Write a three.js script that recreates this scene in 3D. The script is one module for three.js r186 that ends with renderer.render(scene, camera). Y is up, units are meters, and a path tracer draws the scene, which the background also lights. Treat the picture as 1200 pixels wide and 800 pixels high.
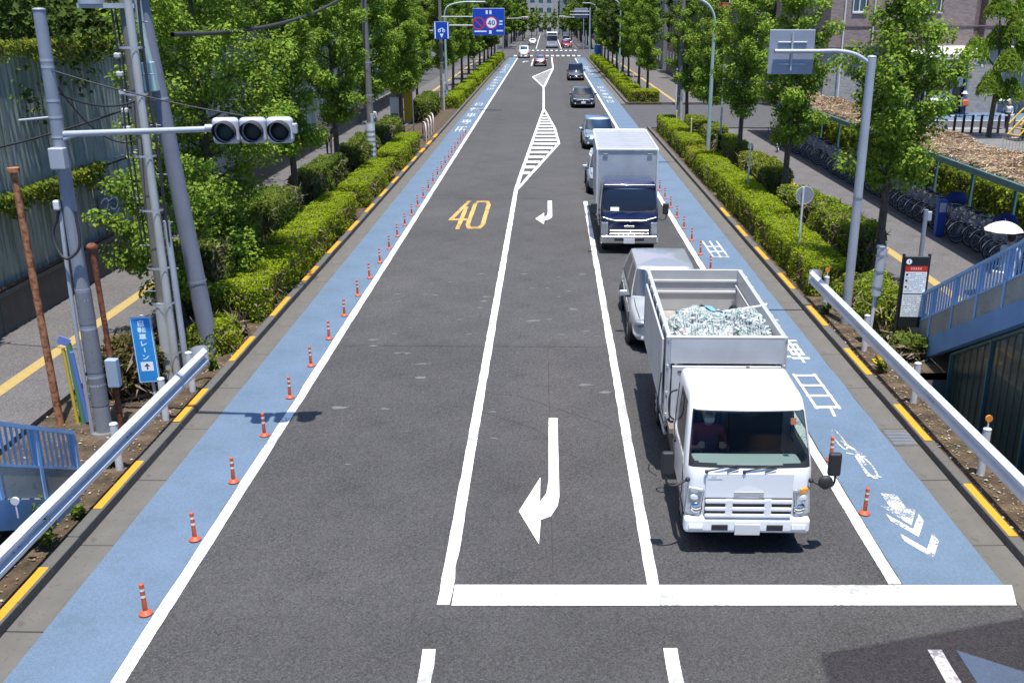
import * as THREE from 'three';
import { Sky } from 'three/addons/objects/Sky.js';
import { RoundedBoxGeometry } from 'three/addons/geometries/RoundedBoxGeometry.js';
import { mergeGeometries, mergeVertices, toCreasedNormals } from 'three/addons/utils/BufferGeometryUtils.js';
import { MarchingCubes } from 'three/addons/objects/MarchingCubes.js';

// ---------- camera, sky, sun, exposure ----------
const scene = new THREE.Scene();
const EYE = 7.015;
const camera = new THREE.PerspectiveCamera(38.358, 1.5, 0.1, 3000);
camera.position.set(0, EYE, 0);
camera.rotation.x = -18.554 * Math.PI / 180;
camera.setViewOffset(1200, 800, -41, 0, 1200, 800);
scene.add(camera);

const SUN = new THREE.Vector3(0.05, 0.97, 0.225).normalize();
const sky = new Sky(); sky.name = 'sky'; sky.scale.setScalar(2000);
sky.material.uniforms.sunPosition.value.copy(SUN);
sky.material.uniforms.turbidity.value = 7.0;
sky.material.uniforms.rayleigh.value = 0.55;
sky.material.uniforms.mieCoefficient.value = 0.004;
sky.userData.kind = 'structure';
scene.add(sky);
scene.environmentIntensity = 0.18;
const sun = new THREE.DirectionalLight(new THREE.Color(1.0, 0.955, 0.88), 5);
sun.position.copy(SUN).multiplyScalar(120).add(new THREE.Vector3(0, 0, -40));
sun.target.position.set(0, 0, -40); scene.add(sun, sun.target);
sun.castShadow = true; sun.shadow.mapSize.set(4096, 4096);
Object.assign(sun.shadow.camera, { left: -70, right: 70, top: 120, bottom: -120, near: 1, far: 400 });
const renderer = new THREE.WebGLRenderer();
renderer.toneMapping = THREE.LinearToneMapping;
renderer.toneMappingExposure = 1.42;
renderer.shadowMap.enabled = true;

// ---------- helpers ----------
const PI = Math.PI, D2R = PI / 180;
function rng(seed) { let a = seed >>> 0; return () => { a = (a + 0x6D2B79F5) | 0; let t = Math.imul(a ^ (a >>> 15), 1 | a); t = (t + Math.imul(t ^ (t >>> 7), 61 | t)) ^ t; return ((t ^ (t >>> 14)) >>> 0) / 4294967296; }; }
const rnd = rng(7);
const hash = (x, y, s) => { let n = (x * 374761393 + y * 668265263 + s * 974634533) | 0; n = Math.imul(n ^ (n >>> 13), 1274126177); return ((n ^ (n >>> 16)) >>> 0) / 4294967296; };
const mod = (a, b) => ((a % b) + b) % b, lerp = (a, b, t) => a + (b - a) * t, clamp = (x, a, b) => Math.max(a, Math.min(b, x)), ss = (a, b, x) => { const t = clamp((x - a) / (b - a), 0, 1); return t * t * (3 - 2 * t); };
function vn(x, y, p, s) { const xi = Math.floor(x), yi = Math.floor(y), fx = x - xi, fy = y - yi, u = fx * fx * (3 - 2 * fx), v = fy * fy * (3 - 2 * fy); const h = (i, j) => hash(mod(i, p), mod(j, p), s); return lerp(lerp(h(xi, yi), h(xi + 1, yi), u), lerp(h(xi, yi + 1), h(xi + 1, yi + 1), u), v); }
function fbm(u, v, p, oct, s) { let a = 0, w = 0.5, t = 0; for (let i = 0; i < oct; i++) { a += w * vn(u * p, v * p, p, s + i); t += w; w *= 0.55; p *= 2; } return a / t; }
const enc = (c) => { c = clamp(c, 0, 1); return c <= 0.0031308 ? c * 12.92 : 1.055 * Math.pow(c, 1 / 2.4) - 0.055; };
function tex(size, fn, repeat = 1, color = true) {
  const d = new Uint8Array(size * size * 4);
  for (let j = 0; j < size; j++) for (let i = 0; i < size; i++) {
    const c = fn(i / size, j / size), k = (j * size + i) * 4;
    for (let q = 0; q < 3; q++) d[k + q] = Math.round(255 * (color ? enc(c[q]) : clamp(Array.isArray(c) ? c[q] : c, 0, 1)));
    d[k + 3] = 255;
  }
  const t = new THREE.DataTexture(d, size, size); t.wrapS = t.wrapT = THREE.RepeatWrapping; t.magFilter = THREE.LinearFilter; t.minFilter = THREE.LinearMipmapLinearFilter; t.generateMipmaps = true;
  if (color) t.colorSpace = THREE.SRGBColorSpace; t.repeat.set(repeat, repeat); t.needsUpdate = true; return t;
}
function canvasTex(w, h, draw) { const c = document.createElement('canvas'); c.width = w; c.height = h; draw(c.getContext('2d'), w, h); const t = new THREE.CanvasTexture(c); t.colorSpace = THREE.SRGBColorSpace; t.magFilter = THREE.LinearFilter; return t; }
const lin = (r, g, b) => new THREE.Color().setRGB(r, g, b);
function M(c, rough = 0.7, metal = 0, extra = {}) { return new THREE.MeshStandardMaterial({ color: Array.isArray(c) ? lin(...c) : c, roughness: rough, metalness: metal, side: THREE.DoubleSide, ...extra }); }
function MP(c, rough, metal, extra) { return new THREE.MeshPhysicalMaterial({ color: Array.isArray(c) ? lin(...c) : c, roughness: rough, metalness: metal, side: THREE.DoubleSide, ...extra }); }

// geometry helpers: all give non-indexed geometry with position, normal, uv (metres)
function boxUV(g) {
  const p = g.attributes.position, n = g.attributes.normal, uv = new Float32Array(p.count * 2);
  for (let i = 0; i < p.count; i++) {
    const k = i - i % 3, ax = Math.abs(n.getX(k)), ay = Math.abs(n.getY(k)), az = Math.abs(n.getZ(k));
    const x = p.getX(i), y = p.getY(i), z = p.getZ(i);
    if (ay >= ax && ay >= az) { uv[2 * i] = x; uv[2 * i + 1] = z; } else if (ax >= az) { uv[2 * i] = z; uv[2 * i + 1] = y; } else { uv[2 * i] = x; uv[2 * i + 1] = y; }
  }
  g.setAttribute('uv', new THREE.BufferAttribute(uv, 2)); return g;
}
function norm(g, keepUV) {
  if (g.index) g = g.toNonIndexed();
  for (const k of Object.keys(g.attributes)) if (!['position', 'normal', 'uv', 'color'].includes(k)) g.deleteAttribute(k);
  if (!g.attributes.normal) g.computeVertexNormals();
  if (!keepUV || !g.attributes.uv) boxUV(g);
  return g;
}
const box = (w, h, d, x = 0, y = 0, z = 0, ry = 0, rx = 0, rz = 0) => { const g = new THREE.BoxGeometry(w, h, d); if (rx) g.rotateX(rx); if (rz) g.rotateZ(rz); if (ry) g.rotateY(ry); g.translate(x, y, z); return norm(g); };
const bx = (x0, x1, y0, y1, z0, z1) => box(Math.abs(x1 - x0), Math.abs(y1 - y0), Math.abs(z1 - z0), (x0 + x1) / 2, (y0 + y1) / 2, (z0 + z1) / 2);
const rbox = (w, h, d, r, x = 0, y = 0, z = 0, ry = 0, rx = 0, rz = 0, seg = 2) => { const g = new RoundedBoxGeometry(w, h, d, seg, Math.min(r, w / 2.01, h / 2.01, d / 2.01)); if (rx) g.rotateX(rx); if (rz) g.rotateZ(rz); if (ry) g.rotateY(ry); g.translate(x, y, z); return norm(g); };
const V = (x, y, z) => new THREE.Vector3(x, y, z);
function rod(a, b, r0, r1 = r0, seg = 10, caps = true) {
  const A = V(...a), B = V(...b), d = B.clone().sub(A), L = d.length();
  const g = new THREE.CylinderGeometry(r1, r0, L, seg, 1, !caps); g.translate(0, L / 2, 0);
  g.applyQuaternion(new THREE.Quaternion().setFromUnitVectors(V(0, 1, 0), d.normalize())); g.translate(...a); return norm(g);
}
function tube(pts, r, seg = 24, rad = 8, closed = false) { return norm(new THREE.TubeGeometry(new THREE.CatmullRomCurve3(pts.map((p) => V(...p)), closed), seg, r, rad, closed)); }
function lathe(pts, seg = 20) { return norm(new THREE.LatheGeometry(pts.map((p) => new THREE.Vector2(...p)), seg)); }
function sph(r, x, y, z, sx = 1, sy = 1, sz = 1, a = 14, b = 10) { const g = new THREE.SphereGeometry(r, a, b); g.scale(sx, sy, sz); g.translate(x, y, z); return norm(g); }
function flat(pts, y) { // polygon in x,z lying flat
  const s = new THREE.Shape(pts.map(([x, z]) => new THREE.Vector2(x, -z))); const g = new THREE.ShapeGeometry(s); g.rotateX(-PI / 2); g.translate(0, y, 0); return norm(g);
}
const quadFlat = (x0, x1, z0, z1, y) => flat([[x0, z0], [x0, z1], [x1, z1], [x1, z0]], y);
function extr(pts, depth, bevel = 0) { // pts in x,y; depth along +z
  const g = new THREE.ExtrudeGeometry(new THREE.Shape(pts.map((p) => new THREE.Vector2(...p))), { depth, bevelEnabled: bevel > 0, bevelThickness: bevel, bevelSize: bevel, bevelSegments: 2, curveSegments: 8 }); return norm(g);
}
function tri(list) { const g = new THREE.BufferGeometry(); g.setAttribute('position', new THREE.Float32BufferAttribute(list, 3)); g.computeVertexNormals(); return norm(g); }
const q4 = (a, b, c, d) => [...a, ...b, ...c, ...a, ...c, ...d];

const taken = {};
function numbered(n) { n = n.replace(/_\d{3}$/, ''); const k = taken[n] = (taken[n] ?? -1) + 1; return k ? `${n}_${String(k).padStart(3, '0')}` : n; }
function obj(name, geos, m, parent = scene) {
  geos = Array.isArray(geos) ? geos : [geos];
  const g = geos.length === 1 ? geos[0] : mergeGeometries(geos.map((q) => { if (q.attributes.color && !geos.every((w) => w.attributes.color)) q.deleteAttribute('color'); return q; }));
  const o = new THREE.Mesh(g, m); o.castShadow = o.receiveShadow = true; o.name = parent === scene ? numbered(name) : name; parent.add(o); return o;
}
function tag(o, label, category, group) { o.userData.label = label; o.userData.category = category; if (group) o.userData.group = group; return o; }
function thing(name, label, category, pos = [0, 0, 0], turn = 0, group) { const o = new THREE.Group(); o.name = numbered(name); scene.add(o); o.position.set(...pos); o.rotation.y = turn; return tag(o, label, category, group); }
function structG(name, label, cat) { const o = new THREE.Group(); o.name = numbered(name); scene.add(o); o.userData.kind = 'structure'; if (label) { o.userData.label = label; o.userData.category = cat; } return o; }
function dup(o, pos, turn = 0, label, group) { const c = o.clone(); c.name = numbered(o.name); scene.add(c); c.position.set(...pos); c.rotation.set(0, turn, 0); c.userData = { ...o.userData }; if (label) c.userData.label = label; if (group) c.userData.group = group; return c; }

// ---------- textures and materials ----------
const tAsphalt = tex(512, (u, v) => { const a = hash((u * 512) | 0, (v * 512) | 0, 3), b = vn(u * 170, v * 170, 170, 5), c = fbm(u, v, 4, 4, 9); const e = vn(u * 90, v * 90, 90, 6); let k = 0.62 + 0.55 * (b - 0.5) + 0.4 * (a - 0.5) + 0.25 * (c - 0.5) + 0.16 * (e - 0.5); if (b > 0.86) k += 0.42; return [k * 1.0, k * 0.985, k * 0.985]; }, 0.4);
const tAspB = tex(512, (u, v) => 0.5 + 0.5 * (vn(u * 170, v * 170, 170, 5) - 0.5) + 0.25 * (hash((u * 512) | 0, (v * 512) | 0, 3) - 0.5), 0.4, false);
const tConc = tex(512, (u, v) => { const c = fbm(u, v, 3, 6, 31), d = hash((u * 512) | 0, (v * 512) | 0, 8); let k = 0.7 + 0.55 * (c - 0.5) + 0.16 * (d - 0.5); if (vn(u * 40, v * 40, 40, 77) > 0.87) k *= 0.78; return [k, k * 0.985, k * 0.95]; }, 0.5);
const tPaint = tex(512, (u, v) => { const c = fbm(u, v, 9, 6, 51), d = vn(u * 240, v * 240, 240, 52); let k = 0.93 + 0.12 * (c - 0.5); const cr = Math.abs(fbm(u, v, 15, 4, 55) - 0.5), w = Math.max(ss(0.55, 0.7, c * 0.72 + d * 0.28) * 0.8, (1 - ss(0.004, 0.014, cr)) * 0.55 * ss(0.5, 0.62, fbm(u, v, 4, 2, 58))); k = lerp(k, 0.26, w); return [k, k * 0.99, k * 0.965]; }, 0.15);
const tWear = tex(512, (u, v) => { const c = fbm(u, v, 14, 6, 151), d = vn(u * 230, v * 230, 230, 152); return 1 - 0.92 * ss(0.46, 0.6, c * 0.65 + d * 0.35); }, 0.3, false);
const tBlue = tex(512, (u, v) => { const c = fbm(u, v, 3, 5, 61), d = vn(u * 170, v * 170, 170, 62), e = hash((u * 512) | 0, (v * 512) | 0, 63); let k = 0.86 + 0.24 * (c - 0.5) + 0.26 * (d - 0.5) + 0.16 * (e - 0.5); const w = ss(0.6, 0.75, fbm(u, v, 9, 4, 66)) * 0.2; return [lerp(k, 0.62, w), lerp(k, 0.56, w), lerp(k, 0.45, w)];  }, 0.4);
const tSoil = tex(256, (u, v) => { const c = fbm(u, v, 6, 5, 71), d = hash((u * 256) | 0, (v * 256) | 0, 72); const k = 0.5 + 0.8 * (c - 0.5) + 0.5 * (d - 0.5); return [k, k * 0.82, k * 0.6]; }, 0.8);
const tBark = tex(256, (u, v) => { const c = fbm(u, v * 0.25 + 0.01, 24, 3, 81), d = fbm(u, v, 6, 4, 82); const k = 0.6 + 0.9 * (c - 0.5) + 0.5 * (d - 0.5); return [k, k * 0.9, k * 0.78]; }, 1.5);
const tRust = tex(256, (u, v) => { const c = fbm(u, v, 5, 6, 91) * 0.6 + fbm(u, v, 23, 3, 93) * 0.4; const w = ss(0.36, 0.62, c); return [lerp(0.16, 0.42, w), lerp(0.055, 0.19, w), lerp(0.025, 0.09, w)]; }, 1.2);
const tAlgae = tex(512, (u, v) => { const st = fbm(u, v * 0.06, 40, 3, 101), c = fbm(u, v, 5, 5, 102); const w = ss(0.52, 0.66, st * 0.7 + c * 0.4), w2 = ss(0.5, 0.75, c); return [lerp(lerp(0.34, 0.44, w2), 0.17, w * 0.85), lerp(lerp(0.37, 0.45, w2), 0.21, w * 0.85), lerp(lerp(0.33, 0.37, w2), 0.16, w * 0.85)]; }, 0.33);
const tBrick = tex(512, (u, v) => { const r = Math.floor(v * 32), f = v * 32 - r, bu = u * 8 + (r % 2) * 0.5, bi = Math.floor(bu), g = bu - bi; const k = 0.82 + 0.3 * (hash(bi % 8, r, 111) - 0.5) + 0.2 * (fbm(u, v, 8, 3, 112) - 0.5); const mo = f < 0.14 || g < 0.04; return mo ? [0.5, 0.48, 0.46] : [k, k * 0.97, k * 0.95]; }, 0.5);
const tNet = tex(128, (u, v) => { const a = mod(u * 12 + v * 12, 1), b = mod(u * 12 - v * 12, 1); const k = a < 0.16 || b < 0.16 ? 0.9 : 0.45; return [k, k, k]; }, 1.6);
const tWood = tex(256, (u, v) => { const c = fbm(u * 1, v, 8, 4, 121), s = fbm(u, v * 0.1, 40, 3, 122); const k = 0.75 + 0.3 * (c - 0.5) + 0.4 * (s - 0.5); return [k, k * 0.95, k * 0.88]; }, 0.6);
const tMetal = tex(256, (u, v) => { const c = fbm(u, v, 5, 5, 131); const k = 0.88 + 0.25 * (c - 0.5); return [k, k, k]; }, 0.7);

const mat = {
  asphalt: M([0.087, 0.084, 0.082], 0.9, 0, { map: tAsphalt, bumpMap: tAspB, bumpScale: 0.004, vertexColors: true }),
  asphalt2: M([0.11, 0.107, 0.107], 0.9, 0, { map: tAsphalt, bumpMap: tAspB, bumpScale: 0.003 }),
  walk: M([0.17, 0.157, 0.15], 0.9, 0, { map: tAsphalt, bumpMap: tAspB, bumpScale: 0.002 }),
  paint: M([0.8, 0.8, 0.79], 0.75, 0, { map: tPaint }),
  paintClean: M([0.66, 0.66, 0.655], 0.8, 0, { map: tPaint }),
  paintWorn: M([0.66, 0.66, 0.65], 0.85, 0, { map: tPaint, alphaMap: tWear, transparent: true }),
  orangePaint: M([0.62, 0.36, 0.11], 0.8, 0, { map: tPaint }),
  gutterC: M([0.172, 0.16, 0.142], 0.92, 0, { map: tConc }),
  yellowPaint: M([0.72, 0.34, 0.015], 0.75, 0, { map: tPaint }),
  tactile: M([0.55, 0.39, 0.14], 0.85, 0, { map: tConc }),
  blue: M([0.12, 0.176, 0.247], 0.85, 0, { map: tBlue, bumpMap: tAspB, bumpScale: 0.002 }),
  conc: M([0.25, 0.235, 0.21], 0.9, 0, { map: tConc }),
  concD: M([0.20, 0.19, 0.175], 0.92, 0, { map: tConc }),
  kerb: M([0.15, 0.143, 0.13], 0.92, 0, { map: tConc }),
  soil: M([0.16, 0.13, 0.1], 0.98, 0, { map: tSoil }),
  galv: M([0.33, 0.35, 0.39], 0.5, 0.25, { map: tMetal }),
  galvL: M([0.47, 0.49, 0.52], 0.5, 0.2, { map: tMetal }),
  white: M([0.72, 0.73, 0.74], 0.45, 0, { map: tMetal }),
  whiteRail: M([0.66, 0.7, 0.75], 0.5, 0, { map: tMetal }),
  rust: M([1, 1, 1], 0.9, 0, { map: tRust }),
  pvc: M([0.5, 0.5, 0.47], 0.55, 0, { map: tMetal }),
  black: M([0.02, 0.02, 0.022], 0.6), rubber: M([0.025, 0.025, 0.026], 0.85), cable: M([0.03, 0.03, 0.032], 0.6),
  glassDark: MP([0.012, 0.016, 0.024], 0.06, 0, { clearcoat: 0.6, clearcoatRoughness: 0.03 }),
  pane: MP([0.66, 0.74, 0.72], 0.02, 0, { transmission: 1, thickness: 0, ior: 1.45 }),
  chrome: M([0.75, 0.76, 0.78], 0.16, 1), alu: M([0.62, 0.63, 0.64], 0.42, 0.55, { map: tMetal }),
  stairBlue: M([0.15, 0.32, 0.58], 0.55, 0, { map: tMetal }), stairBlueL: M([0.28, 0.5, 0.78], 0.55, 0, { map: tMetal }),
  stairPanel: M([0.46, 0.48, 0.45], 0.85, 0, { map: tConc }),
  teal: M([0.09, 0.19, 0.18], 0.55, 0, { map: tMetal }),
  orange: M([0.55, 0.095, 0.035], 0.55), reflector: M([0.78, 0.72, 0.68], 0.35),
  bark: M([0.16, 0.14, 0.12], 0.95, 0, { map: tBark, bumpMap: tBark, bumpScale: 0.01 }),
  leaf: MP([1, 1, 1], 0.85, 0, { vertexColors: true, transmission: 0.48, thickness: 0, specularIntensity: 0.15 }),
  twig: M([0.2, 0.15, 0.1], 1),
  lampG: M([0.42, 0.53, 0.50], 0.45, 0.1, { map: tMetal }),
  amber: M([0.7, 0.28, 0.03], 0.25), lens: MP([0.75, 0.78, 0.8], 0.08, 0.3, { clearcoat: 1 }),
};
// ---------- the ground, road and pavements ----------
const gs = new THREE.Shape([[-900, -600], [900, -600], [900, 900], [-900, 900]].map((p) => new THREE.Vector2(...p))); gs.holes.push(new THREE.Path([[7.2, -4], [9.2, -4], [9.2, 18.6], [7.2, 18.6]].map((p) => new THREE.Vector2(...p))));
const gnd = obj('ground', norm(new THREE.ShapeGeometry(gs).rotateX(-PI / 2).translate(0, -0.06, 0)), mat.asphalt2); gnd.userData.kind = 'structure';
const road = structG('road');
{ // carriageway as a fine sheet; patches and stains of the surfacing as vertex colours
  const xs = [], zs = []; for (let x = -6.02; x <= 5.9; x += 0.4) xs.push(x); xs.push(5.9);
  for (let z = 14; z > -60; z -= 0.5) zs.push(z); for (let z = -60; z >= -440; z -= 4) zs.push(z);
  const pos = [], col = [], idx = [], uv = [];
  for (const z of zs) for (const x of xs) {
    pos.push(x, 0, z); uv.push(x, z);
    const n = vn(x * 0.5 + 40, z * 0.28 + 900, 4096, 5) - 0.5, n2 = vn(x * 1.7 + 11, z * 0.9 + 700, 4096, 6) - 0.5;
    let k = 1 + 0.2 * n + 0.14 * n2;
    if (z < -20.6 && x < 1.5) k *= 1.14; else if (z < -20.6) k *= 1.06;
    if (z > -10.2) k *= 0.93;
    const seam = Math.abs(x - 0.05 - 0.1 * n2) < 0.35 && z > -21 && z < -10.5 ? 1 : 0;
    col.push(k * (1 + 0.05 * seam), k, k * (1 - 0.02 * seam));
  }
  for (let j = 0; j < zs.length - 1; j++) for (let i = 0; i < xs.length - 1; i++) { const a = j * xs.length + i, b = a + 1, c = a + xs.length, d = c + 1; idx.push(a, b, c, b, d, c); }
  const g = new THREE.BufferGeometry(); g.setAttribute('position', new THREE.Float32BufferAttribute(pos, 3)); g.setAttribute('uv', new THREE.Float32BufferAttribute(uv, 2)); g.setAttribute('color', new THREE.Float32BufferAttribute(col, 3)); g.setIndex(idx); g.computeVertexNormals();
  obj('asphalt', g, mat.asphalt, road);
}
const YB = 0.004, YM = 0.009;


obj('bicycle_lane', flat([[4.75, -9.65], [5.9, -8.9], [5.9, 14], [4.75, 14]], YB), mat.blue, road);
obj('cross_street', quadFlat(-80, 80, -202, -168, -0.01), mat.asphalt2, road);
obj('side_street', quadFlat(5.9, 60, -79.4, -64.0, -0.006), mat.asphalt2, road);
// markings
let lseed = 1;
const line = (x0, z0, x1, z1, w, y = YM) => { // long lines get slightly ragged edges
  const dx = x1 - x0, dz = z1 - z0, L = Math.hypot(dx, dz), px = -dz / L, pz = dx / L, n = L > 2.5 ? Math.min(260, Math.ceil(L / 0.3)) : 1, r = rng(lseed++), a = [], b = [];
  for (let i = 0; i <= n; i++) { const q = i / n, j = n > 1 ? 0.012 : 0, wa = w / 2 + (r() - 0.6) * j - (n > 1 && r() < 0.06 ? 0.012 : 0), wb = w / 2 + (r() - 0.6) * j - (n > 1 && r() < 0.06 ? 0.012 : 0); a.push([x0 + dx * q + px * wa, y, z0 + dz * q + pz * wa]); b.push([x0 + dx * q - px * wb, y, z0 + dz * q - pz * wb]); }
  const l = []; for (let i = 0; i < n; i++) l.push(...q4(a[i], a[i + 1], b[i + 1], b[i])); return tri(l);
};
const mk = (name, geos, m = mat.paint) => obj(name, geos, m, road);
obj('bicycle_lane', line(-5.42, 14, -5.42, -166, 1.19, YB), mat.blue, road); obj('bicycle_lane', line(5.25, -11.0, 5.25, -166, 1.3, YB), mat.blue, road);
mk('edge_line', line(-4.74, 14, -4.74, -164, 0.17)); mk('edge_line', line(4.5, -11.02, 4.5, -164, 0.17)); mk('edge_line', line(4.49, 14, 4.49, -9.65, 0.17));
mk('centre_line', line(-1.29, -10.56, -1.29, -40.8, 0.17)); mk('lane_line', line(-1.36, 14, -1.36, -9.66, 0.16)); mk('lane_line', line(1.43, 14, 1.43, -9.68, 0.16));
mk('lane_line', line(1.37, -11.02, 1.5, -38.1, 0.16));
mk('stop_line', flat([[-1.19, -11.01], [6.0, -11.0], [5.86, -10.55], [-1.19, -10.54]], YM + 0.001));
const zebraL = [[-1.29, -40.8], [-1.2, -44.6], [-0.26, -76.4]], zebraR = [[-1.25, -40.8], [0.67, -55.9], [0.49, -63.6], [-0.22, -76.4]];
const poly = (name, pts, w) => { for (let i = 0; i < pts.length - 1; i++) mk(name, line(...pts[i], ...pts[i + 1], w, YM + i * 0.0008)); };
poly('island_outline', zebraL, 0.16); poly('island_outline', zebraR, 0.16);
const at = (pts, z) => { for (let i = 0; i < pts.length - 1; i++) if (z <= pts[i][1] && z >= pts[i + 1][1]) return lerp(pts[i][0], pts[i + 1][0], (pts[i][1] - z) / (pts[i][1] - pts[i + 1][1])); return 0; };
for (let z = -43.5; z > -74; z -= 1.75) { const a = at(zebraL, z) + 0.1, b = at(zebraR, z) - 0.1; if (b - a > 0.12) mk('island_stripe', quadFlat(a, b, z - 0.42, z + 0.42, YM + 0.0024)); }
mk('centre_line', line(-0.25, -76.5, -0.34, -99.6, 0.17));
const z2L = [[-0.34, -99.7], [-1.65, -115.8], [0.74, -133.4]], z2R = [[-0.3, -99.7], [0.8, -133.6], [0.77, -166]];
poly('island_outline', z2L, 0.2); poly('island_outline', z2R, 0.2);
for (let z = -102; z > -131; z -= 1.3) { const a = at(z2L, z) + 0.12, b = at(z2R, z) - 0.12; if (b - a > 0.1) mk('island_stripe', quadFlat(a, b, z - 0.17, z + 0.17, YM + 0.0024)); }
mk('lane_line', line(-2.15, -140, -2.15, -165, 0.18));
for (let i = 0; i < 13; i++) mk('crossing_stripe', quadFlat(-5.6 + i * 0.9, -5.15 + i * 0.9, -175, -171, YM));
for (let i = 0; i < 13; i++) mk('crossing_stripe', quadFlat(-5.6 + i * 0.9, -5.15 + i * 0.9, -199, -195, YM));
for (const x of [-2.2, 2.9]) mk('lane_line', line(x, -206, x, -430, 0.16));
// turn arrows
const arrow = [[0.028, -16.5], [0.026, -14.0], [-0.01, -13.55], [-0.107, -13.27], [-0.104, -14.1], [-0.418, -12.98], [-0.112, -12.03], [-0.09, -12.72], [0.06, -12.83], [0.16, -13.15], [0.19, -13.45], [0.19, -16.5]];
mk('turn_arrow', flat(arrow, YM)); mk('turn_arrow', flat(arrow.map(([x, z]) => [x, z - 21.7]), YM)); mk('turn_arrow', flat(arrow.map(([x, z]) => [-3.3 - (x) * 1.5, -152 - (z + 14) * 1]), YM));
// stroke lettering
const CH = {
  ji: [[.46, -.04, .42, .12], [.18, .14, .82, .14, .82, 1, .18, 1, .18, .14], [.18, .43, .82, .43], [.18, .71, .82, .71]],
  ten: [[0, .12, .46, .12], [.06, .27, .4, .27, .4, .62, .06, .62, .06, .27], [.06, .44, .4, .44], [0, .78, .46, .78], [.23, 0, .23, 1], [.57, .16, .95, .16], [.52, .42, 1, .42], [.72, .42, .6, .9, .94, .82], [.86, .64, .99, .96]],
  sha: [[.08, .1, .92, .1], [.2, .25, .8, .25, .8, .65, .2, .65, .2, .25], [.2, .45, .8, .45], [.04, .82, .96, .82], [.5, 0, .5, 1]],
  sen: [[.12, .08, .88, .08], [.2, .2, .8, .2, .8, .5, .2, .5, .2, .2], [.2, .35, .8, .35], [.5, 0, .5, .5], [.04, .62, .96, .62], [.68, .52, .68, 1, .52, .95], [.28, .72, .42, .86]],
  yo: [[.16, .03, .84, .03, .84, 1], [.16, .03, .16, 1], [.16, .36, .84, .36], [.16, .68, .84, .68], [.5, .03, .5, 1]],
  re: [[.25, .05, .25, .9, .9, .5]], bar: [[.5, .08, .5, .92]], n: [[.15, .18, .4, .34], [.15, .92, .6, .78, .9, .3]],
  four: [[.72, 0, .03, .7, 1, .7], [.7, .25, .7, 1]], zero: [[.18, .02, .82, .02, .97, .14, .97, .86, .82, .98, .18, .98, .03, .86, .03, .14, .18, .02]],
};
// strokes laid on the road: (cx, z of the top of the letter, width, length, dir: +1 the top lies farther away)
function letter(name, ch, cx, zTop, w, L, dir, sw, m = mat.paint) {
  const geos = []; let k = 0;
  const P = (x, y) => [cx + (x - 0.5) * w * dir, zTop + y * L * dir];
  for (const s of CH[ch]) for (let i = 0; i + 3 < s.length; i += 2) {
    const a = P(s[i], s[i + 1]), b = P(s[i + 2], s[i + 3]), dx = b[0] - a[0], dz = b[1] - a[1], l = Math.hypot(dx, dz), horiz = Math.abs(dx) > Math.abs(dz) * 0.35;
    const e = horiz ? 0.035 : 0.1; const ux = dx / l * e, uz = dz / l * e;
    geos.push(line(a[0] - ux, a[1] - uz, b[0] + ux, b[1] + uz, horiz ? sw * 2.0 : sw, YM + 0.0006 * k++));
  }
  mk(name, geos, m);
}
letter('speed_number', 'four', -3.17, -38.1, 0.56, 5.1, 1, 0.155, mat.orangePaint); letter('speed_number', 'zero', -2.5, -38.1, 0.56, 5.1, 1, 0.155, mat.orangePaint);
[['ji', -16.75, 1.95], ['ten', -19.55, 1.75], ['sha', -22.3, 1.9], ['sen', -25.35, 1.9], ['yo', -28.85, 2.1]].forEach(([c, z, L]) => letter('lane_lettering', c, 5.25, z, 0.66, L, -1, 0.055, mat.paintClean));
for (const [o, X] of [[0, 5.25], [-54, 5.25], [-92, 5.25]]) if (o) [['ji', -28], ['ten', -32], ['sha', -36], ['sen', -40], ['yo', -44]].forEach(([c, z]) => letter('lane_lettering', c, X, z + o, 0.7, 2.3, -1, 0.06, mat.paintClean));
for (const o of [0, -34, -62]) [['ji', -82], ['ten', -77.6], ['sha', -73.2], ['sen', -68.8], ['yo', -64.4]].forEach(([c, z]) => letter('lane_lettering', c, -5.45, z + o, 0.75, 2.6, 1, 0.06, mat.paintClean));
{ // bicycle pictogram and arrow chevrons, worn
  const g = []; let k = 0; const ring = (cx, cz, rx, rz, w) => { for (let i = 0; i < 14; i++) { const a = i / 14 * 2 * PI, b = (i + 1) / 14 * 2 * PI; g.push(line(cx + Math.cos(a) * rx, cz + Math.sin(a) * rz, cx + Math.cos(b) * rx, cz + Math.sin(b) * rz, w, YM + 0.0004 * (k++ % 6))); } };
  ring(5.06, -15.55, 0.07, 0.42, 0.03); ring(5.22, -14.45, 0.08, 0.4, 0.035);
  for (const [a, b, c, d] of [[5.06, -15.5, 5.2, -15.1], [5.2, -15.1, 5.2, -14.5], [5.08, -15.35, 5.26, -14.95], [5.02, -15.0, 5.3, -14.85], [5.15, -14.95, 5.12, -14.2], [5.1, -14.15, 5.32, -14.1]]) g.push(line(a, b, c, d, 0.045, YM + 0.003 + 0.0004 * k++ % 0.004));
  mk('bicycle_symbol', g, mat.paintWorn);
  const chev = (z, L, t) => flat([[5.0, z - L], [5.24, z], [5.48, z - L], [5.48, z - L + t], [5.24, z + t], [5.0, z - L + t]], YM);
  mk('lane_arrow', flat([[5.13, -13.55], [5.36, -13.5], [5.36, -13.05], [5.5, -13.05], [5.25, -12.55], [5.0, -13.15], [5.13, -13.1]], YM), mat.paintWorn);
  mk('lane_chevron', chev(-12.45, 0.45, 0.22), mat.paintWorn); mk('lane_chevron', chev(-11.9, 0.45, 0.24), mat.paintWorn);
}
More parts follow.
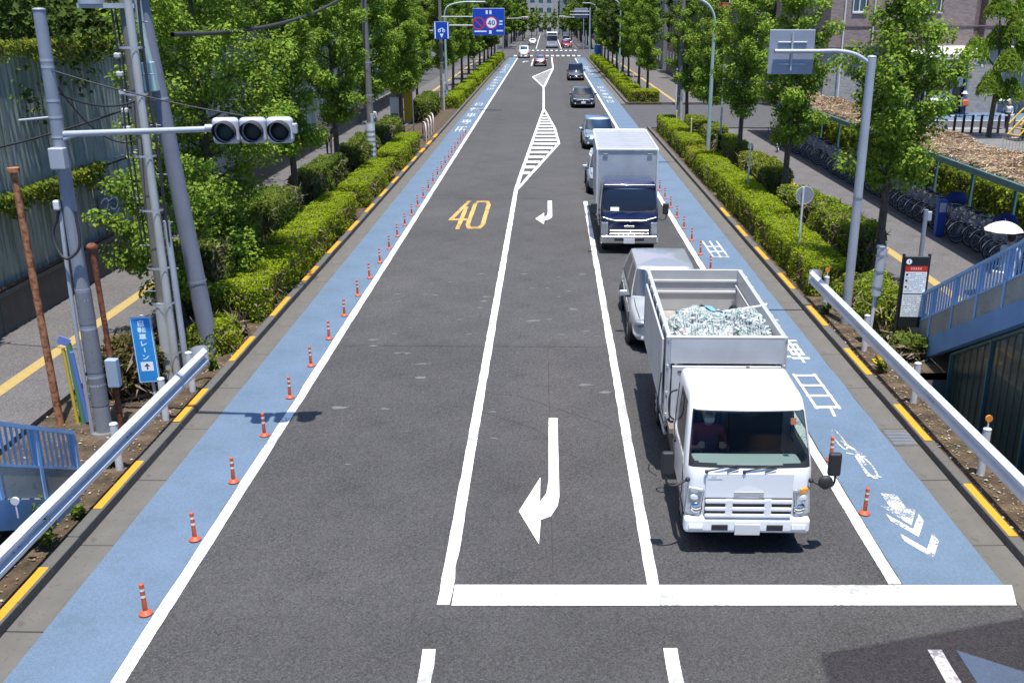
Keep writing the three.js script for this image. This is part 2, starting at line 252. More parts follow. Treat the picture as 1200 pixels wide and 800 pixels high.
{ // old scuffs of paint on the surface
  const r = rng(91); for (let i = 0; i < 46; i++) { const x = lerp(-4.4, 1.2, r()), z = lerp(-27, -14, Math.pow(r(), 1.3)), s = 0.02 + 0.07 * r() * r(), pts = []; const n = 7; for (let k = 0; k < n; k++) { const a = k / n * 2 * PI, q = s * (0.5 + r()); pts.push([x + Math.cos(a) * q * 2.2, z + Math.sin(a) * q]); } mk('paint_scuff', flat(pts, YB), mat.scuff ??= M([0.2, 0.2, 0.2], 0.95, 0, { map: tConc })); }
}
{ // cracks, joints and oil spots of the surfacing
  const r = rng(44), tar = M([0.03, 0.03, 0.03], 0.85), oil = M([0.045, 0.043, 0.042], 0.8); const crack = (x, z, ang, L) => { const g = []; let px = x, pz = z; const n = Math.ceil(L / 0.16); for (let i = 0; i < n; i++) { ang += (r() - 0.5) * 0.7; const qx = px + Math.cos(ang) * 0.16, qz = pz + Math.sin(ang) * 0.16; g.push(line(px, pz, qx, qz, 0.005 + 0.007 * r(), YB - 0.001)); px = qx; pz = qz; } mk('crack', g, tar); };
  for (let i = 0; i < 4; i++) crack(lerp(-4.2, 4, r()), lerp(-34, -10, r()), r() < 0.6 ? 1.57 : 0.2, 1 + 2.5 * r());
  mk('surface_joint', line(-4.6, -20.62, 1.42, -20.5, 0.02, YB - 0.001), tar); mk('surface_joint', line(0.08, -11.1, 0.02, -20.5, 0.012, YB - 0.001), tar); mk('surface_joint', line(-4.6, -38.6, 4.3, -38.7, 0.025, YB - 0.001), tar);
  for (let i = 0; i < 60; i++) { const x = 2.75 + (r() - 0.5) * 0.7 - (i % 5 === 0 ? 5.6 : 0), z = lerp(-11.3, -30, r()), s = 0.02 + 0.05 * r() * r(), pts = []; for (let k = 0; k < 9; k++) { const a = k / 9 * 2 * PI, q = s * (0.7 + 0.6 * r()); pts.push([x + Math.cos(a) * q, z + Math.sin(a) * q * 1.4]); } mk('oil_spot', flat(pts, YB - 0.0005), oil); }
}
// gutters and kerbs, piece by piece as far as the pieces show, then one strip
function kerbRun(side, x, ranges) { // x = kerb face; side -1 left, +1 right
  const kerb = structG('kerb'), gut = structG('gutter');
  const r = rng(side > 0 ? 5 : 6); const stone = [0, 1].map((v) => rbox(0.17, 0.2, 0.79, 0.018, 0, 0, 0)); const cap = rbox(0.125, 0.012, 0.8, 0.005); mat.yellowKerb ??= M([0.7, 0.3, 0.015], 0.8, 0, { map: tPaint }); const slab = rbox(0.46, 0.1, 1.98, 0.01, 0, 0, 0); const far = [[], []], farG = [];
  for (const [za, zb] of ranges) for (let z = za, i = 0; z > zb; z -= 0.8, i++) {
    const ph = mod(Math.floor((-z + (side > 0 ? 0.9 : 0.2)) / 0.8), 4), yel = ph < 2 && z > (side > 0 ? -36 : -60), jx = (r() - 0.5) * 0.008, jy = (r() - 0.5) * 0.008, px = x + side * 0.085 + jx, py = 0.05 + jy, pz = z - 0.4;
    if (z > -50) { const o = obj('kerb_stone', stone[1], mat.kerb, kerb); o.position.set(px, py, pz); o.rotation.z = (r() - 0.5) * 0.03; if (yel) obj('yellow_paint', cap, mat.yellowKerb, o).position.set(side * 0.012, 0.0985, 0); }
    else far[yel ? 0 : 1].push(box(0.17, 0.2, 0.8, px, py, pz));
  }
  for (const [za, zb] of ranges) for (let z = za; z > zb; z -= 2) { if (z > -50) { const o = obj('gutter_slab', slab, mat.gutterC, gut); o.position.set(x - side * 0.232, -0.041 + (r() - 0.5) * 0.004, z - 1); o.rotation.z = side * 0.015; } else farG.push(box(0.46, 0.1, 2, x - side * 0.232, -0.041, z - 1)); }
  for (const [k, m] of [[0, mat.yellowKerb], [1, mat.kerb]]) if (far[k].length) { const o = obj('kerb_stones', far[k], m, kerb); o.userData.kind = 'stuff'; }
  const o = obj('gutter_slabs', farG, mat.gutterC, gut); o.userData.kind = 'stuff';
}
kerbRun(-1, -6.47, [[4, -166], [-206, -420]]); kerbRun(1, 6.36, [[4, -62.4], [-81, -166], [-206, -420]]);
{ // grating in the gutter
  const t = thing('drain_grate', 'dark slotted drain grate set in the gutter beside the blue lane', 'drain', [6.13, 0.012, -15.6]);
  for (const q of [-.3, .3]) obj('frame', bx(-.21, .21, 0, .012, q - .02, q + .02), mat.concD, t); for (let i = 0; i < 9; i++) obj('bar', bx(-.2, .2, 0, .014, -.26 + i * .062, -.235 + i * .062), mat.galv, t);
}
// planting strips and pavements
const pavL = structG('pavement_left'); obj('planting_soil', bx(-9.0, -6.645, -0.05, 0.1, -166, 4), mat.soil, pavL); obj('edging', bx(-9.12, -9.0, -0.05, 0.16, -166, -18), mat.conc, pavL); obj('paving', bx(-12.2, -9.12, -0.05, 0.12, -166, 4), mat.walk, pavL);
const tact = (p, x, z0, z1) => { for (let z = z0; z > z1; z -= 0.3) obj('tactile_tile', tact.g ??= rbox(0.295, 0.03, 0.295, 0.006), mat.tactile, p).position.set(x, 0.115, z); };
tact(pavL, -10.5, -12, -46); obj('tactile_strip', bx(-10.65, -10.35, 0.09, 0.128, -166, -46.2), mat.tactile, pavL).userData.kind = 'stuff';
const pavR = structG('pavement_right'); obj('planting_soil', bx(6.535, 9.2, -0.05, 0.1, -62.4, -18.6), mat.soil, pavR); obj('planting_soil', bx(6.535, 7.12, -0.05, 0.1, -18.6, 4), mat.soil, pavR);
{ const w = structG('stair_well'); obj('well_wall', [bx(7.12, 7.22, -2.2, 0.16, -18.6, 4), bx(7.22, 9.2, -2.2, 0.1, -18.7, -18.6)], mat.conc, w); obj('well_wall', bx(9.12, 9.2, -2.2, 0.1, -18.6, 4), mat.conc, w); obj('well_floor', bx(7.22, 9.12, -2.3, -2.2, -18.6, 4), mat.asphalt2, w); } obj('paving', bx(9.2, 12.6, -0.05, 0.12, -62.4, 4), mat.walk, pavR); obj('edging', bx(9.1, 9.2, -0.05, 0.16, -62.4, -21), mat.conc, pavR); obj('parking_paving', bx(12.6, 16.6, -0.05, 0.10, -62.4, 4), mat.asphalt2, pavR);
tact(pavR, 10.43, -18, -46); obj('tactile_strip', bx(10.28, 10.58, 0.09, 0.128, -62.4, -46.2), mat.tactile, pavR).userData.kind = 'stuff';
obj('planting_soil', bx(6.535, 9.2, -0.05, 0.1, -166, -81), mat.soil, pavR); obj('paving', bx(9.2, 13.5, -0.05, 0.12, -166, -81), mat.walk, pavR); obj('tactile_strip', bx(10.28, 10.58, 0.09, 0.128, -166, -81), mat.tactile, pavR).userData.kind = 'stuff';
for (const s of [-1, 1]) { const p = structG(s < 0 ? 'pavement_left' : 'pavement_right'); obj('paving', bx(s * 6.65, s * 14, -0.05, 0.1, -430, -206), mat.walk, p); }
{ const p = structG('plaza'); obj('paving', bx(16.62, 60, -0.05, 0.03, -64, -30), M([0.24, 0.225, 0.215], 0.9, 0, { map: tConc }), p); obj('blue_paving', bx(18, 60, -0.05, 0.03, -75, -68.5), mat.blue, p); for (const z of [-58.5, -63.2]) obj('white_line', bx(17, 60, 0.03, 0.037, z - 0.12, z + 0.12), mat.paintClean, p); obj('white_line', bx(17, 60, 0.0, 0.034, -68.2, -67.9), mat.paintClean, p); }
// ---------- foliage ----------
class Leaves {
  constructor() { this.p = []; this.c = []; }
  leaf(x, y, z, nx, ny, nz, s, col, r, asp = 0.6) {
    let l = Math.hypot(nx, ny, nz) || 1; nx /= l; ny /= l; nz /= l;
    let ax = r() - 0.5, ay = r() - 0.5 - 0.15, az = r() - 0.5; const d = ax * nx + ay * ny + az * nz; ax -= d * nx; ay -= d * ny; az -= d * nz; l = Math.hypot(ax, ay, az) || 1; ax /= l; ay /= l; az /= l;
    const bx_ = ny * az - nz * ay, by_ = nz * ax - nx * az, bz_ = nx * ay - ny * ax, w = s * asp * 0.5, h = s * 0.5, f = s * 0.12;
    const A = [x - ax * h, y - ay * h, z - az * h], B = [x + bx_ * w + nx * f, y + by_ * w + ny * f, z + bz_ * w + nz * f], C = [x + ax * h, y + ay * h, z + az * h], Dq = [x - bx_ * w + nx * f, y - by_ * w + ny * f, z - bz_ * w + nz * f];
    this.p.push(...A, ...B, ...C, ...A, ...C, ...Dq); for (let i = 0; i < 6; i++) this.c.push(...col);
  }
  build() { const g = new THREE.BufferGeometry(); g.setAttribute('position', new THREE.Float32BufferAttribute(this.p, 3)); g.setAttribute('color', new THREE.Float32BufferAttribute(this.c, 3)); return g; }
}
const GREENS = {
  tree: [[0.2, 0.31, 0.035], [0.26, 0.37, 0.04], [0.15, 0.25, 0.03], [0.33, 0.42, 0.05]],
  dark: [[0.09, 0.14, 0.025], [0.12, 0.18, 0.03], [0.07, 0.115, 0.02]],
  hedge: [[0.27, 0.36, 0.01], [0.34, 0.42, 0.012], [0.2, 0.3, 0.012], [0.39, 0.45, 0.014]],
  shrub: [[0.13, 0.19, 0.025], [0.17, 0.24, 0.025], [0.1, 0.16, 0.022], [0.24, 0.29, 0.028]],
  gold: [[0.33, 0.36, 0.018], [0.4, 0.38, 0.02], [0.22, 0.27, 0.018]],
  olive: [[0.13, 0.125, 0.03], [0.16, 0.13, 0.035], [0.09, 0.1, 0.02], [0.18, 0.11, 0.04]],
  dry: [[0.56, 0.42, 0.28], [0.62, 0.5, 0.36], [0.48, 0.35, 0.23], [0.58, 0.43, 0.33], [0.4, 0.35, 0.18]],
};
const pick = (pal, r) => { const c = pal[(r() * pal.length) | 0], k = 0.8 + 0.4 * r(); return [c[0] * k, c[1] * k, c[2] * k]; };
function treeGeo({ seed, H, h0, R, n, leaf, pal, shape, limbs = 26, trunkR = 0.13, clump = 0.55, low = 0 }) {
  const r = rng(seed), L = new Leaves(), wood = [];
  const bend = [(r() - 0.5) * 0.4, (r() - 0.5) * 0.4]; const ax = (y) => [bend[0] * Math.sin(y / H * 2.4), bend[1] * Math.sin(y / H * 2.0)];
  const tp = []; for (let i = 0; i <= 8; i++) { const y = H * 0.93 * i / 8; tp.push([y, trunkR * (1 - 0.86 * i / 8) * (i ? 1 : 1.45)]); }
  for (let i = 0; i < 8; i++) { const a = ax(tp[i][0]), b = ax(tp[i + 1][0]); wood.push(rod([a[0], tp[i][0], a[1]], [b[0], tp[i + 1][0], b[1]], tp[i][1], tp[i + 1][1], 9, false)); }
  const clumps = [];
  for (let i = 0; i < limbs; i++) {
    const t = (i + 0.5 * r()) / limbs, y0 = lerp(h0, H * 0.93, t), ang = i * 2.399963 + (r() - 0.5) * 0.8, rad = R * shape(t) * (0.72 + 0.5 * r()); const o = ax(y0);
    const up = rad * (0.35 + 0.45 * r()) * (t < 0.15 ? 0.3 : 1), ex = o[0] + Math.cos(ang) * rad, ez = o[1] + Math.sin(ang) * rad, ey = y0 + up;
    wood.push(rod([o[0], y0 - 0.1, o[1]], [lerp(o[0], ex, 0.55), y0 + up * 0.3, lerp(o[1], ez, 0.55)], 0.035 * (1.3 - t), 0.022 * (1.3 - t), 5, false)); wood.push(rod([lerp(o[0], ex, 0.55), y0 + up * 0.3, lerp(o[1], ez, 0.55)], [ex, ey, ez], 0.022 * (1.3 - t), 0.006, 5, false));
    const m = 2 + ((rad / 0.45) | 0); for (let k = 0; k < m; k++) { const q = lerp(0.3, 1.05, (k + r() * 0.6) / m); clumps.push([lerp(o[0], ex, q) + (r() - 0.5) * 0.3, y0 + up * q * q + (r() - 0.3) * 0.25, lerp(o[1], ez, q) + (r() - 0.5) * 0.3, clump * (0.55 + 0.6 * r()) * (1.1 - 0.45 * t), r()]); }
  }
  for (let i = 0; i < low; i++) { const a = r() * 2 * PI, q = R * 0.8 * Math.sqrt(r()); clumps.push([Math.cos(a) * q, 0.6 + r() * (h0 - 0.4), Math.sin(a) * q, clump * (0.6 + 0.5 * r()), r()]); }
  clumps.push([ax(H)[0], H * 0.95, ax(H)[1], clump * 0.5, 0.5]);
  const W = clumps.reduce((s, c) => s + c[3] * c[3], 0);
  for (const c of clumps) {
    const m = Math.round(n * c[3] * c[3] / W), tone = 0.82 + 0.36 * c[4];
    for (let i = 0; i < m; i++) {
      const u = r() * 2 - 1, a = r() * 2 * PI, s = Math.sqrt(1 - u * u), dx = s * Math.cos(a), dy = u, dz = s * Math.sin(a), q = c[3] * Math.pow(r(), 0.42);
      const col = pick(pal, r).map((v) => v * tone);
      L.leaf(c[0] + dx * q, c[1] + dy * q * 0.72, c[2] + dz * q, dx * 0.5 + (r() - 0.5) * 1.3, 0.55 + dy * 0.4 + (r() - 0.5) * 1.1, dz * 0.5 + (r() - 0.5) * 1.3, leaf * (0.7 + 0.6 * r()), col, r, 0.72);
    }
  }
  return { crown: L.build(), wood: mergeGeometries(wood) };
}
function makeTree(geo, label, group, pos, turn, sc = 1, name = 'street_tree') {
  const t = thing(name, label, 'tree', pos, turn, group); t.scale.setScalar(sc); obj('trunk', geo.wood, mat.bark, t); obj('crown', geo.crown, mat.leaf, t); return t;
}
const cone = (t) => Math.sin(Math.PI * Math.pow(0.1 + 0.9 * (1 - t), 1.25)) * 0.55 + 0.45 * (1 - t), oval = (t) => Math.sin(PI * (0.12 + 0.86 * t));
const TR = {
  a: treeGeo({ seed: 11, H: 9.6, h0: 2.5, R: 1.6, n: 15500, leaf: 0.118, pal: GREENS.tree, shape: cone, limbs: 34, clump: 0.48 }),
  b: treeGeo({ seed: 12, H: 9.0, h0: 2.6, R: 1.5, n: 14000, leaf: 0.118, pal: GREENS.tree, shape: cone, limbs: 32, clump: 0.48 }),
  c: treeGeo({ seed: 13, H: 10.2, h0: 2.9, R: 1.7, n: 15500, leaf: 0.122, pal: GREENS.tree, shape: cone, limbs: 36, clump: 0.5 }),
  near: treeGeo({ seed: 14, H: 10.5, h0: 1.5, R: 2.0, n: 32000, leaf: 0.1, pal: GREENS.tree, shape: oval, limbs: 46, low: 14 }),
  near2: treeGeo({ seed: 15, H: 8.6, h0: 2.9, R: 1.5, n: 14000, leaf: 0.115, pal: GREENS.tree, shape: cone, limbs: 34, clump: 0.5 }),
  far: treeGeo({ seed: 16, H: 10, h0: 2.4, R: 2.0, n: 3600, leaf: 0.28, pal: GREENS.tree, shape: cone, limbs: 26 }),
  far2: treeGeo({ seed: 17, H: 10.5, h0: 2.4, R: 2.3, n: 4200, leaf: 0.28, pal: GREENS.dark, shape: oval, limbs: 26 }),
  back: treeGeo({ seed: 18, H: 10, h0: 1.5, R: 3.4, n: 19000, leaf: 0.18, pal: GREENS.dark, shape: oval, limbs: 40, clump: 0.9, trunkR: 0.2 }),
  shrubby: treeGeo({ seed: 19, H: 4.6, h0: 0.9, R: 1.5, n: 9000, leaf: 0.11, pal: GREENS.tree, shape: oval, limbs: 24, trunkR: 0.07, clump: 0.42 }),
};
const ORD = ['', 'second', 'third', 'fourth', 'fifth', 'sixth', 'seventh', 'eighth', 'ninth', 'tenth', 'eleventh'];
const rt = rng(33), vary = ['a', 'b', 'c'];
makeTree(TR.near, 'broad leafy street tree with low shoots beside the grey steel lamp column', null, [-8.5, 0.1, -24.8], 0.5);
makeTree(TR.near2, 'leafy street tree behind the pole carrying the square sign', null, [8.5, 0.1, -24.6], 1.9);
{ let i = 0; for (const z of [-32.6, -40.3, -48.2, -56.9, -64.4, -73.5, -82, -91, -100]) makeTree(TR[vary[i++ % 3]], `slim leafy street tree on the wall side, ${ORD[i]} after the grey steel lamp column`, 'street trees along the wall', [(z < -60 && z > -76 ? -9.5 : -8.4) + (rt() - 0.5) * 0.3, 0.1, z], rt() * 6.28, (z < -60 && z > -76 ? 0.82 : 0.92) + 0.16 * rt()); }
{ let i = 1; for (const z of [-34.9, -43.9, -52.4, -60]) makeTree(TR[vary[i++ % 3]], `slim leafy street tree by the bicycle parking, ${ORD[i - 1]} after the square sign pole`, 'street trees by the bicycle parking', [8.4 + (rt() - 0.5) * 0.3, 0.1, z], rt() * 6.28, 0.9 + 0.14 * rt()); }
for (const z of [-84.5, -94, -104]) makeTree(TR[vary[(rt() * 3) | 0]], 'slim leafy street tree in the hedge strip past the side street', 'street trees past the side street', [8.4 + (rt() - 0.5) * 0.3, 0.1, z], rt() * 6.28, 0.95 + 0.14 * rt());
for (let z = -109; z > -164; z -= 9) makeTree(TR[rt() < 0.5 ? 'far' : 'far2'], 'small distant street tree on the wall side just before the crossroads', 'far street trees on the wall side', [-8.4, 0.1, z], rt() * 6.28, 0.9 + 0.2 * rt());
for (let z = -113; z > -164; z -= 9) makeTree(TR[rt() < 0.6 ? 'far' : 'far2'], 'slim leafy street tree in the hedge strip past the side street', 'street trees past the side street', [8.4, 0.1, z], rt() * 6.28, 0.9 + 0.2 * rt());
for (let z = -208; z > -420; z -= 8.5) for (const s of [-1, 1]) makeTree(TR[rt() < 0.5 ? 'far' : 'far2'], 'distant street tree lining the road beyond the crossroads', 'trees beyond the crossroads', [s * (8.2 + rt() * 0.8), 0.05, z + rt() * 3], rt() * 6.28, 1.0 + 0.3 * rt());
for (const [x, z, s] of [[-15.4, -20, 0.95], [-15.2, -25.5, 1.05], [-15.6, -31, 1.1], [-15, -36.5, 1.0], [-15.6, -42.5, 1.15], [-15.4, -49, 1.1], [-15.5, -56, 1.1], [-15.5, -64, 1.2], [-15.5, -72, 1.1], [-15.5, -81, 1.2]]) makeTree(TR.back, 'dense dark green tree growing over the top of the tall fence', 'trees behind the tall fence', [x, 0, z], x * 7 + z, s, 'garden_tree');
for (const [x, z, s] of [[19, -84, 1], [24, -92, 1.1], [15.5, -110, 1], [16, -125, 1.1], [16.5, -140, 1.2], [-15.5, -95, 1.1], [-15.5, -108, 1.2], [-16, -121, 1.1], [-16, -136, 1.2], [-16, -150, 1.1]]) makeTree(TR.far2, 'dark tree standing back from the street between the buildings', 'trees set back from the street', [x, 0, z], x + z, s, 'garden_tree');
makeTree(TR.shrubby, 'small leafy sapling by the concrete utility pole and blue lane sign', null, [-8.2, 0.1, -21.2], 0.3, 0.95, 'sapling');

// clipped hedges: a dark twig core and a coat of leaves with uneven faces
function hedge(x0, x1, z0, z1, h, label, group, { pal = GREENS.hedge, leaf = 0.062, dens = 900, seed = 1, name = 'hedge', round = 0.12, top = 0.1, rough = 0.07 } = {}) {
  const r = rng(seed * 131 + 7), w = x1 - x0, d = z0 - z1, cx = (x0 + x1) / 2, cz = (z0 + z1) / 2; const t = thing(name, label, 'hedge', [cx, 0.1, cz], 0, group); if (!group) delete t.userData.group;
  const L = new Leaves(); const bump = (a, b) => (vn(a * 1.6 + 50, b * 1.6 + 50, 512, seed) - 0.5) * 2 * rough + (vn(a * 5 + 50, b * 5 + 50, 512, seed + 3) - 0.5) * rough;
  const put = (x, y, z, nx, ny, nz, k) => { const ex = Math.max(0, Math.abs(x) - (w / 2 - round)), ez = Math.max(0, Math.abs(z) - (d / 2 - round)), ey = Math.max(0, y - (h - round)); const q = Math.hypot(ex, ey, ez); if (q > round) { const f = round / q; x = Math.sign(x) * (Math.min(Math.abs(x), w / 2 - round) + ex * f); z = Math.sign(z) * (Math.min(Math.abs(z), d / 2 - round) + ez * f); y = Math.min(y, h - round) + ey * f; } const o = bump(x + z * 0.7 + y, z - y * 0.6) - Math.pow(r(), 1.7) * 0.24; L.leaf(x + nx * o, Math.max(0.03, y + ny * o), z + nz * o, nx * 0.8 + (r() - 0.5) * 1.7, ny * 0.8 + 0.35 + (r() - 0.5) * 1.5, nz * 0.8 + (r() - 0.5) * 1.7, leaf * (0.7 + 0.7 * r()), r() < 0.025 ? [0.24, 0.16, 0.06] : pick(pal, r), r, 0.55); };
  for (let i = 0, n = w * d * dens * 1.6; i < n; i++) put((r() - 0.5) * w, h, (r() - 0.5) * d, 0, 1, 0);
  for (const s of [-1, 1]) { for (let i = 0, n = d * h * dens * 1.2; i < n; i++) put(s * w / 2, r() * h, (r() - 0.5) * d, s, 0, 0); for (let i = 0, n = w * h * dens; i < n; i++) put((r() - 0.5) * w, r() * h, s * d / 2, 0, 0, s); }
  { const Tw = new Leaves(); for (let i = 0, n = Math.min(9000, w * d * h * (dens > 300 ? 420 : 160)); i < n; i++) Tw.leaf((r() - 0.5) * (w - 0.1), r() * (h - 0.12), (r() - 0.5) * (d - 0.1), r() - 0.5, (r() - 0.5) * 0.6, r() - 0.5, 0.45, [1, 1, 1], r, 0.045); const tg = Tw.build(); tg.deleteAttribute('color'); obj('twigs', tg, mat.twig, t); } obj('foliage', L.build(), mat.leaf, t); return t;
}
const ORD1 = ['first', ...ORD.slice(1)];
const HL = 'low yellow-green hedge after the steel lamp column on the wall side kerb', HR = 'low yellow-green hedge after the guardrail tip on the bicycle parking kerb', TL = 'tall green shrub block after the steel lamp column behind the low hedge', TRr = 'tall shrub block after the square sign pole behind the low hedge', HF = 'clipped hedge block along the kerb past the side street';
let hs = 1; const nth = {}; const H = (a, b, c, d, h, l, g, o = {}) => hedge(a, b, c, d, h, g && c > -66 && l !== HF && g !== 'plaza shrubs' ? `${ORD1[nth[g] = (nth[g] ?? -1) + 1]} ${l}` : l, g, { seed: hs++, ...o });
H(-7.75, -6.75, -19.6, -21.2, 0.62, 'small rounded shrub at the foot of the steel lamp column', null, { name: 'shrub', round: 0.4, rough: 0.12 });
H(-7.85, -6.72, -21.9, -26.6, 0.86, HL, 'low hedges on the wall side'); H(-7.85, -6.72, -26.8, -34.4, 0.95, HL, 'low hedges on the wall side');
H(-7.8, -6.74, -36.2, -43.8, 0.85, HL, 'low hedges on the wall side'); H(-7.8, -6.74, -45.2, -53, 0.9, HL, 'low hedges on the wall side', { dens: 600, leaf: 0.075 });
for (const [a, b] of [[-76, -83], [-85, -96]]) H(-7.8, -6.74, a, b, 0.9, 'low yellow-green hedge past the blue direction signs on the wall side', 'far hedges on the wall side', { dens: 260, leaf: 0.12 });
for (let z = -99; z > -162; z -= 9) H(-7.8, -6.74, z, z - 7.5, 1.0, 'low yellow-green hedge past the blue direction signs on the wall side', 'far hedges on the wall side', { dens: 90, leaf: 0.2 });
const so = { pal: GREENS.shrub, round: 0.3, rough: 0.16, leaf: 0.085, dens: 600 };
H(-9.0, -7.75, -22.4, -26.6, 1.75, TL, 'tall shrubs on the wall side', so); H(-9.0, -7.85, -27.6, -31.6, 1.7, TL, 'tall shrubs on the wall side', so); H(-9.0, -7.9, -33.6, -39.2, 1.6, TL, 'tall shrubs on the wall side', so); H(-9.0, -7.9, -42, -47, 1.5, TL, 'tall shrubs on the wall side', so); H(-9.0, -7.9, -49, -55, 1.5, TL, 'tall shrubs on the wall side', { ...so, dens: 350, leaf: 0.11 }); H(-9, -7.9, -66, -74, 1.4, 'tall green shrub block beside the pole of the blue direction signs', null, { ...so, dens: 200, leaf: 0.15 });
H(-8.6, -7.5, -17.0, -18.6, 0.95, 'brownish leafy shrub behind the blue lane sign', null, { name: 'shrub', pal: GREENS.olive, round: 0.45, rough: 0.2, leaf: 0.1, dens: 420 });
// right side
H(6.72, 7.85, -24.2, -31.0, 0.86, HR, 'low hedges by the bicycle parking'); H(6.72, 7.85, -31.2, -38.8, 0.95, HR, 'low hedges by the bicycle parking'); H(6.72, 7.85, -39.6, -45.4, 0.9, HR, 'low hedges by the bicycle parking'); H(6.72, 7.75, -45.6, -48.6, 0.75, HR, 'low hedges by the bicycle parking', { pal: GREENS.gold }); H(6.75, 7.85, -49.2, -56.0, 0.95, HR, 'low hedges by the bicycle parking', { dens: 550, leaf: 0.08 }); H(6.75, 7.9, -56.4, -61.8, 0.95, HR, 'low hedges by the bicycle parking', { dens: 550, leaf: 0.08 });
const sr = { pal: GREENS.shrub.concat(GREENS.hedge), round: 0.25, rough: 0.12, leaf: 0.08, dens: 650 };
H(7.95, 9.1, -25.4, -30.6, 1.5, TRr, 'tall shrubs by the bicycle parking', sr); H(7.95, 9.1, -31.6, -33.8, 1.3, TRr, 'tall shrubs by the bicycle parking', sr); H(7.95, 9.1, -36.2, -41.6, 1.45, TRr, 'tall shrubs by the bicycle parking', { ...sr, pal: GREENS.gold.concat(GREENS.shrub) }); H(8.0, 9.1, -43.6, -47.6, 1.4, TRr, 'tall shrubs by the bicycle parking', sr); H(7.95, 9.1, -49.6, -52.6, 1.5, TRr, 'tall shrubs by the bicycle parking', sr); H(8, 9.1, -55, -58.5, 1.3, TRr, 'tall shrubs by the bicycle parking', sr);
H(7.2, 8.5, -20.9, -23.9, 0.8, 'loose leafy shrubs around the foot of the square sign pole', null, { name: 'shrub', pal: GREENS.shrub.concat(GREENS.hedge), round: 0.4, rough: 0.22, dens: 520, leaf: 0.085 });
H(7.3, 8.0, -19.2, -20.6, 0.5, 'straggling shrub between the guardrail and the notice board', null, { name: 'shrub', pal: GREENS.shrub, round: 0.25, rough: 0.2, dens: 420, leaf: 0.085 });
H(6.75, 9.1, -81.6, -84.0, 0.9, HF, 'hedges past the side street', { dens: 380, leaf: 0.1, pal: GREENS.gold.concat(GREENS.hedge) }); for (let z = -84.6; z > -160; z -= 8.4) { H(6.75, 7.7, z, z - 3.9, 0.95, HF, 'hedges past the side street', { dens: 150, leaf: 0.15 }); H(6.75, 8.2, z - 4.3, z - 7.6, 0.8, HF, 'hedges past the side street', { dens: 150, leaf: 0.15 }); }
H(15.6, 16.5, -24.2, -61, 1.25, 'long green hedge at the back of the bicycle parking', null, { pal: GREENS.shrub.concat(GREENS.hedge), dens: 260, leaf: 0.13, rough: 0.16 });
H(27.8, 30.2, -56, -58.6, 1.8, 'rounded green bush beside the dark railing on the plaza', null, { name: 'shrub', pal: GREENS.shrub, round: 0.8, rough: 0.3, dens: 160, leaf: 0.17 });
for (const [x0, x1, za, zb, h] of [[18, 20.5, -50, -53, 1.0], [19.5, 22, -60, -62.5, 0.9]]) H(x0, x1, za, zb, h, 'clump of golden shrubs on the plaza beyond the bicycle shelter', 'plaza shrubs', { pal: GREENS.gold, round: 0.4, rough: 0.2, dens: 200, leaf: 0.14 });
// weeds
function weed(x, z, h, n, seed, label, name = 'weed_plant') { const r = rng(seed), L = new Leaves(), t = thing(name, label, 'plant', [x, 0.1, z], 0); const stems = []; for (let i = 0; i < n; i++) { const a = r() * 6.28, l = h * (0.5 + 0.5 * r()), ox = Math.cos(a) * l * 0.35, oz = Math.sin(a) * l * 0.35; stems.push(rod([0, 0, 0], [ox, l, oz], 0.007, 0.003, 4, false)); for (let k = 0; k < 26; k++) { const q = 0.15 + 0.85 * r(); L.leaf(ox * q + (r() - 0.5) * 0.12, l * q + (r() - 0.5) * 0.06, oz * q + (r() - 0.5) * 0.12, r() - 0.5, 0.7, r() - 0.5, 0.1, pick(GREENS.shrub, r), r, 0.4); } } obj('stem', stems, mat.leafStem ??= M([0.1, 0.13, 0.03], 0.9), t); obj('leaves', L.build(), mat.leaf, t); return t; }
weed(-6.78, -11.75, 0.75, 9, 3, 'tall green weed growing up through the white guardrail'); weed(6.75, -18.6, 0.35, 7, 4, 'low green weed by the yellow cone under the guardrail'); weed(-6.75, -12.6, 0.2, 7, 5, 'low weed tuft in the soil strip under the guardrail'); weed(-6.8, -18.8, 0.3, 8, 6, 'weed tuft at the end cap of the guardrail'); weed(6.72, -22.7, 0.3, 9, 8, 'weed tuft at the tip of the guardrail by the hedge'); weed(-7.0, -14.3, 0.22, 8, 9, 'small weed beside the stair railing and guardrail');

for (const [x0, x1, z0, z1, n, seed, l] of [[-9.0, -6.66, -6, -22, 2600, 5, 'dry fallen leaves and debris on the soil strip by the left stair'], [6.56, 7.1, -8, -24, 1100, 6, 'dry fallen leaves and debris on the soil strip under the guardrail'], [7.1, 9.1, -18.8, -24, 900, 7, 'dry fallen leaves around the notice board']]) { // litter
  const r = rng(seed), L = new Leaves(); for (let i = 0; i < n; i++) { const c = vn(i * 0.37, seed, 4096, 9); L.leaf(lerp(x0, x1, r()), 0.108 + 0.012 * r(), lerp(z0, z1, r()), (r() - 0.5) * 0.5, 1, (r() - 0.5) * 0.5, 0.03 + 0.06 * r() * r(), pick([[0.3, 0.2, 0.1], [0.2, 0.13, 0.07], [0.42, 0.38, 0.32], [0.14, 0.16, 0.05]], r), r, 0.6); }
  const o = obj('leaf_litter', L.build(), mat.litter ??= M([1, 1, 1], 0.95, 0, { vertexColors: true })); o.userData = { kind: 'stuff', label: l, category: 'leaf litter' };
}
